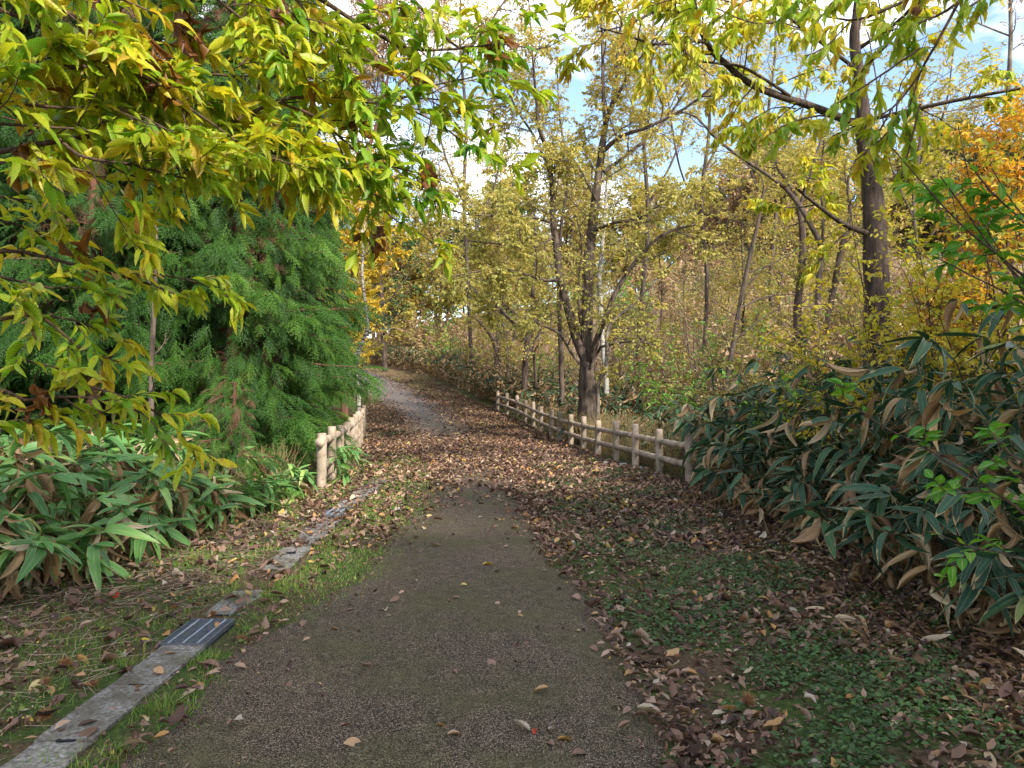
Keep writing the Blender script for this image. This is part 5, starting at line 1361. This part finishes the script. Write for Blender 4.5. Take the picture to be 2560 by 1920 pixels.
# dry straw on the left verge
n = 1300; y = 2.4 + 6 * rng.random(n); x = rng.uniform(-4.2, -2.05, n)
z = gz(x, y) + rng.uniform(.005, .03, n)
a = rng.uniform(0, 2 * math.pi, n); L = rng.uniform(.05, .28, n)
b = np.stack([x, y, z], 1); e = b + np.stack([np.cos(a) * L, np.sin(a) * L, rng.uniform(-.01, .03, n)], 1)
mb = MB(); tubes(mb, np.stack([b, (b + e) / 2 + rng.normal(0, .008, (n, 3)), e], 1), np.tile([.0018, .002, .001], (n, 1)), 3)
tag(mb.build('dry_straw', M['reed']), 'dry straw lying on the soil of the left verge', 'straw', kind='stuff')
# small broad-leaved weeds: right verge and left tufts
def weeds(n, x, y, size, name, label, tint=(0, .5)):
    p = np.stack([x, y, gz(x, y) + rng.uniform(.005, .05, n)], 1)
    d = rng.normal(0, 1, (n, 3)); d[:, 2] = rng.uniform(-.1, .5, n)
    mb = MB(); inst_multi(mb, [leaf_tpl(2, .7, .15, .15), leaf_tpl(2, .55, .2, .3)], p, d, rng.normal(0, .3, (n, 3)) + [0, 0, 1], size * rng.uniform(.6, 1.4, n), rng.uniform(*tint, n))
    tag(mb.build(name, M['weed']), label, 'weeds', kind='stuff')
M['weed'] = leaf_mat('weed_leaf', [(0, (.03, .07, .022)), (.5, (.075, .15, .035)), (1, (.19, .25, .05))], trans=.25, rough=.5)
M['moss'] = leaf_mat('moss_tuft', [(0, (.06, .09, .01)), (1, (.20, .24, .02))], trans=.2, rough=.8)
n = 62000; y = 2.3 + 13.5 * rng.random(n) ** 1.4; x = asr(y) + .02 + rng.random(n) ** .9 * (2.75 - asr(y)) 
f = np.clip((x - asr(y)) / (2.6 - asr(y)), 0, 1)
m_ = pat(x, y, 3.1, 2.1) + .5 * pat(x, y, 8, 1) + rng.normal(0, .35, n) + .9 * np.sin(f * math.pi) - .6 > .15 + .35 * np.clip((y - 9) / 4, 0, 1)
x, y = x[m_], y[m_]
weeds(len(x), x, y, .030, 'verge_weeds', 'small clover-like weeds among leaves on the right verge')
n = 5000; y = 2.4 + 8 * rng.random(n); x = rng.uniform(-3.6, -1.5, n)
m_ = (pat(x, y, 3.4, .3) + rng.normal(0, .2, n) > .75) & (np.abs(x - gutx(y)) > .24); x, y = x[m_], y[m_]
weeds(len(x), x, y, .028, 'verge_weeds', 'small round-leaved weeds in the grass of the left verge', (.3, 1))
n = 16000; y = 2.4 + 6 * rng.random(n); x = rng.uniform(.8, 2.7, n); m_ = pat(x, y, 3.0, 4.4) + rng.normal(0, .12, n) > .72; x, y = x[m_], y[m_]
blades(len(x), x, y, rng.uniform(.008, .022, len(x)), 'moss', 'yellow green moss cushions on the dark right verge', 'moss', w=.007, tint=(0, 1), lean=.9)
n = 7000; y = 2.4 + 10 * rng.random(n) ** 1.3; x = asr(y) + .2 + rng.random(n) * 2; m_ = pat(x, y, 2.4, 5.1) + rng.normal(0, .25, n) > .5; x, y = x[m_], y[m_]
blades(len(x), x, y, rng.uniform(.02, .09, len(x)), 'grass', 'thin green grass blades on the right verge', 'verge_grass', w=.004, tint=(0, .6), lean=.7)

# ================================================================== leaf litter
LT = [leaf_tpl(4, .5, .9, .6, .5, .7, serr=.3, twist=1.2), leaf_tpl(4, .44, .35, -.5, .42, .8, serr=.35, twist=-.9), leaf_tpl(3, .40, .25, .2, .45, .75, twist=.5), leaf_tpl(3, .46, .4, -.2, .45, .75, twist=-.6), leaf_tpl(3, .55, .15, .25, .5, .75, twist=.2), leaf_tpl(3, .36, .7, .1, .45, .8), leaf_tpl(2, .6, .1, .1, .5, .8, twist=-.3)]
def litter(x, y, size, name, label, tint=None, sv=.4, mat='litter', h=.012):
    n = len(x)
    on = (x > asl(y)) & (x < asr(y))
    z = gz(x, y) + np.where(on, .028, .006) + np.abs(rng.normal(0, h, n))
    a = rng.uniform(0, 2 * math.pi, n)
    d = np.stack([np.cos(a), np.sin(a), rng.normal(.04, .16, n)], 1)
    up = rng.normal(0, .33, (n, 3)) + [0, 0, 1]
    if tint is None: tint = np.clip(rng.random(n) ** 1.15, 0, 1)
    mb = MB(); inst_multi(mb, LT, np.stack([x, y, z], 1), d, up, size * np.clip(np.exp(rng.normal(-.12, sv * 1.05, n)), .25, 1.9), tint)
    return tag(mb.build(name, M[mat]), label, 'fallen leaves', kind='stuff')
# the thick carpet across the path
n = 165000; y = 7.0 + 42 * rng.random(n) ** 1.5
L0 = lx(y) + .05; R0 = rx(y) - .0
x = L0 + rng.random(n) * (R0 - L0)
f = (x - asl(y)) / (asr(y) - asl(y))
band = np.exp(-((f - .5) / .42) ** 2) * np.clip((16 - y) / 6, 0, 1)        # walked strip stays clearer
edge = np.clip((y - 7.0 - .5 * np.sin(x * 3)) / 6.0, 0, 1) ** 1.5
far = np.clip((50 - y) / 24, 0, 1)
strip2 = 1 - .93 * np.exp(-((f - .45) / .4) ** 2) * np.clip((y - 19) / 4, 0, 1)
onpath = (f > 0) & (f < 1)
dens = np.where(onpath, edge * (1 - .9 * band) * (1 - .45 * np.exp(-((f - .5) / .35) ** 2)), np.clip(.30 + .7 * edge, 0, 1)) * far * strip2
dens = np.where(f < 0, dens * .7 * (1 - .4 * (pat(x, y, 1.6, .9) > .2)), dens)
dens *= .75 + .25 * (pat(x, y, 2.2, 3) > -.2)
m_ = rng.random(n) < dens; x, y = x[m_], y[m_]
litter(x, y, .062, 'leaf_litter', 'thick carpet of brown fallen leaves across the middle of the path')
# right verge, near
n = 21000; y = 2.2 + 8.5 * rng.random(n) ** 1.25; x = asr(y) - .06 + rng.random(n) ** 1.0 * (3.3 - asr(y))
ff = np.clip((x - asr(y)) / 2, 0, 1)
m_ = rng.random(n) < (.20 + .6 * ff ** 3 + .38 * (pat(x, y, 2.0, 1) > .2) + .3 * np.exp(-(x - asr(y)) / .2)); x, y = x[m_], y[m_]
litter(x, y, .052, 'leaf_litter', 'brown fallen leaves scattered through the weeds of the right verge', tint=np.clip(rng.random(len(x)) ** 1.3 * .97, 0, 1))
# under the right bamboo: larger tan leaves
n = 3000; y = 2.3 + 9 * rng.random(n) ** 1.2; x = 2.0 + rng.random(n) * 1.9
x = x - .35 * np.clip((5 - y) / 3, 0, 1); mb = MB()
z = gz(x, y) + np.abs(rng.normal(.01, .02, n)); a = rng.uniform(0, 6.28, n)
inst_multi(mb, SD[2:] + SB, np.stack([x, y, z], 1), np.stack([np.cos(a), np.sin(a), rng.normal(.05, .15, n)], 1), rng.normal(0, .4, (n, 3)) + [0, 0, 1], rng.uniform(.07, .19, n), rng.random(n) ** 2.8)
tag(mb.build('bamboo_litter', M['dead']), 'long tan fallen bamboo leaves under the right bamboo', 'fallen leaves', kind='stuff')
# left verge
n = 4200; y = 2.3 + 9 * rng.random(n) ** 1.1; x = rng.uniform(-4.6, -1.45, n)
m_ = (np.abs(x - gutx(y)) > .2) | (rng.random(n) < .12) | ((y > 5.0) & (y < 6.4)); x, y = x[m_], y[m_]
litter(x, y, .065, 'leaf_litter', 'fallen leaves and fragments on the left verge')
# crumbs
n = 26000; y = 2.2 + 12 * rng.random(n) ** 1.2; x = rng.uniform(-4.4, 3.2, n)
m_ = (x < asl(y) + .25 * rng.random(n)) | (x > asr(y) - .3 * rng.random(n)); m_ &= (np.abs(x - gutx(y)) > .19) | (rng.random(n) < .15); x, y = x[m_], y[m_]
litter(x, y, .022, 'leaf_crumbs', 'small leaf crumbs and chips along the path edges', h=.006)
# sparse small bits on asphalt
n = 420; y = 2.5 + 7 * rng.random(n); x = asl(y) + rng.random(n) * (asr(y) - asl(y))
m_ = rng.random(n) < .35 + .65 * (np.abs((x + .45) / 1.1) ** 2); x, y = x[m_], y[m_]
litter(x, y, .016, 'leaf_crumbs', 'tiny specks of leaf on the bare asphalt', h=.002)

# ------------------------------------------------------------------ single leaves on the near path
SINGLE = [  # u, v, size m, tint, label
 (1206, 1421, .11, .995, 'long yellow leaf lying alone on the middle of the path'),
 (1152, 1472, .06, .99, 'small yellow leaf on the path just below the long yellow one'),
 (964, 1540, .085, .97, 'pale cream torn leaf on the left half of the path'),
 (978, 1552, .035, .965, 'tiny white scrap of leaf beside the cream torn leaf'),
 (1303, 1539, .045, .955, 'small whitish leaf on the right half of the path'),
 (1150, 1505, .07, .55, 'brown curled leaf in the middle of the path below two yellow leaves'),
 (1228, 1663, .08, .62, 'pinkish brown leaf on the middle right of the path'),
 (1335, 1745, .075, .86, 'orange tan leaf low on the right half of the path'),
 (1393, 1868, .07, .90, 'bright orange yellow leaf near the bottom of the path'),
 (1325, 1845, .09, .955, 'pale grey curled leaf beside a red one near the bottom'),
 (1342, 1840, .05, .35, 'dark red leaf tucked against the pale grey curled leaf'),
 (1386, 1840, .05, .95, 'small silver-grey leaf right of the pale grey curled leaf'),
 (1430, 1905, .08, .5, 'reddish brown leaf at the very bottom of the path'),
 (1118, 1855, .075, .82, 'tan oblong leaf near the bottom centre of the path'),
 (1090, 1830, .055, .88, 'small orange leaf above the tan oblong leaf'),
 (858, 1878, .085, .92, 'pale leaf with yellow tip at the bottom left of the path'),
 (850, 1833, .06, .66, 'reddish leaf left of the bottom centre of the path'),
 (443, 1893, .065, .75, 'tan round leaf low on the left part of the path'),
 (586, 1817, .075, .96, 'pale yellow leaf on the lower left part of the path'),
 (527, 1809, .06, .15, 'dark brown leaf next to the pale yellow leaf'),
 (568, 1832, .04, .6, 'small reddish leaf beneath the pale yellow leaf'),
 (826, 1584, .06, .88, 'small orange leaf on the left half of the path'),
 (692, 1568, .08, .94, 'pale cream leaf right of the drain grate'),
 (765, 1565, .08, .58, 'brown leaf on the path right of the pale cream leaf'),
 (700, 1528, .11, .3, 'large dark reddish leaf at the left path edge above the grate'),
 (886, 1534, .055, .5, 'small red-brown leaf above and left of the cream torn leaf'),
 (975, 1517, .08, .56, 'brown leaf above the cream torn leaf'),
 (905, 1680, .08, .52, 'brown curled leaf on the left middle of the path'),
 (1475, 1630, .06, .5, 'brown leaf near the right edge of the asphalt'),
 (1490, 1625, .06, .78, 'orange tan leaf near the right edge of the asphalt'),
 (1432, 1500, .09, .72, 'tan leaf on the mossy right edge of the path'),
 (1655, 1795, .13, .965, 'large whitish triangular leaf at the lower right edge of the path'),
 (1580, 1788, .06, .62, 'pinkish leaf left of the large whitish leaf'),
 (1545, 1840, .07, .6, 'dull pink leaf below left of the large whitish leaf'),
 (610, 1610, .07, .6, 'brown curled leaf on the left path edge below the grate'),
 (504, 1669, .11, .52, 'long curled rust leaf at the grass edge below the grate'),
 (1130, 1690, .05, .55, 'small brown fragment in the middle of the path'),
 (540, 1586, .06, .87, 'orange leaf lying on the near drain grate'),
 (384, 1691, .07, .85, 'orange brown leaf lying on the gutter slab'),
 (178, 1825, .07, .80, 'orange leaf on the nearest gutter slab'),
 (280, 1488, .11, .5, 'bright red leaf standing in the left verge grass'),
 (476, 1464, .09, .83, 'pale orange leaf on the left verge'),
 (120, 1710, .10, .98, 'yellow leaf on the left verge grass'),
 (1490, 1465, .09, .7, 'light brown leaf among litter at the right path edge'),
]
L9 = [leaf_tpl(8, .50, .35, .25, .5, .7, twist=.3, serr=.06), leaf_tpl(8, .45, .5, -.25, .45, .75, twist=-.4, serr=.08), leaf_tpl(8, .58, .2, .3, .55, .7, serr=.06)]
M['red_leaf'] = leaf_mat('red_leaf', [(0, (.42, .05, .02)), (1, (.42, .05, .02))], trans=.2, rough=.6, vein=.2)
for (u, v, s_, ti_, lab_) in SINGLE:
    d = 1.5 * F / (v - 960); x = (u - 1280) / F * d; y = d
    # iterate for the terrain height
    for _ in range(4):
        z = float(gz(x, y)); d = (CAMZ - z) * F / (v - 960); x = (u - 1280) / F * d; y = d
    on = asl(y) < x < asr(y)
    z = float(gz(x, y)) + (.032 if on else .02)
    if 'grate' in lab_ and 'lying' in lab_: z += .02
    if 'slab' in lab_: z += .02
    a = random.uniform(0, 6.28) if not ('long' in lab_) else random.uniform(-.3, .3)
    o = MB(); inst_multi(o, L9, np.array([[0., 0, 0]]), np.array([[math.cos(a), math.sin(a), .05]]), np.array([[random.gauss(0, .25), random.gauss(0, .25), 1.]]), np.array([s_]), np.array([ti_]))
    ob = o.build('fallen_leaf', M['red_leaf'] if 'red leaf' in lab_ else M['litter']); ob.location = (x, y, z)
    tag(ob, lab_, 'fallen leaf')
for k in range(64):
    y = 2.9 + 6.5 * random.random() ** 1.2; w_ = random.random(); w_ = w_ if random.random() < .35 else random.choice([w_ * .25, 1 - w_ * .25])
    x = float(asl(y)) + .05 + w_ * float(asr(y) - asl(y) - .1)
    if y < 3.05 and k % 2: continue
    o = MB(); a = random.uniform(0, 6.28)
    inst_multi(o, LT + L9, np.array([[0., 0, 0]]), np.array([[math.cos(a), math.sin(a), .05]]), np.array([[random.gauss(0, .3), random.gauss(0, .3), 1.]]), np.array([random.uniform(.025, .065)]), np.array([random.random() ** 1.2]))
    ob = o.build('fallen_leaf', M['litter']); ob.location = (x, y, float(gz(x, y)) + .031)
    tag(ob, 'small brown scrap of fallen leaf lying on the bare asphalt', 'fallen leaf', 'small leaf scraps on the asphalt')
# chestnut burrs on the ground
for (u, v, r_, lab_) in [(605, 1605, .036, 'open spiny chestnut burr on the path edge right of the near grate'), (112, 1800, .042, 'round tan chestnut burr in grass left of the nearest gutter slab'), (165, 1667, .042, 'fuzzy tan chestnut burr on the left verge below the grate level'), (112, 1715, .036, 'dull chestnut burr beside the yellow leaf on the left verge'), (232, 1718, .034, 'brown chestnut burr next to the gutter slab'), (346, 1725, .022, 'tiny broken burr on the gutter slab'), (532, 1540, .03, 'dark burr husk just above the near grate'), (1870, 1762, .045, 'dark brown chestnut burr in weeds of the right verge'), (1860, 1555, .035, 'small dark red burr on the right verge nearer the bamboo'), (1805, 1492, .034, 'rusty burr among leaves of the right verge')]:
    d = 1.5 * F / (v - 960)
    for _ in range(4):
        x = (u - 1280) / F * d; z = float(gz(x, d)); d = (CAMZ - z) * F / (v - 960)
    burr('chestnut_burr', (x, d, z + r_ * .6), r_, lab_, None, n=300, squash=.85)
# pale stones and broken pieces by the fence
for k, (x, y, s_, lab_) in enumerate([(1.75, 14.3, .16, 'flat pale stone at the foot of the right fence, the leftmost'), (2.0, 13.9, .12, 'small pale stone between two right fence posts'), (2.25, 13.3, .14, 'flat pale stone leaning at a right fence post')]):
    me = box_mesh('stone', (s_, s_ * .7, .05), 0, M['stone'], jitter=.006)
    o = link('stone', me); o.location = (x, y, float(gz(x, y)) + .03); o.rotation_euler = (.1, .05, random.random() * 3)
    for p in me.polygons: p.use_smooth = True
    tag(o, lab_, 'stone')
print('objects', len(bpy.data.objects), 'verts', sum(len(o.data.vertices) for o in bpy.data.objects if o.type == 'MESH'))
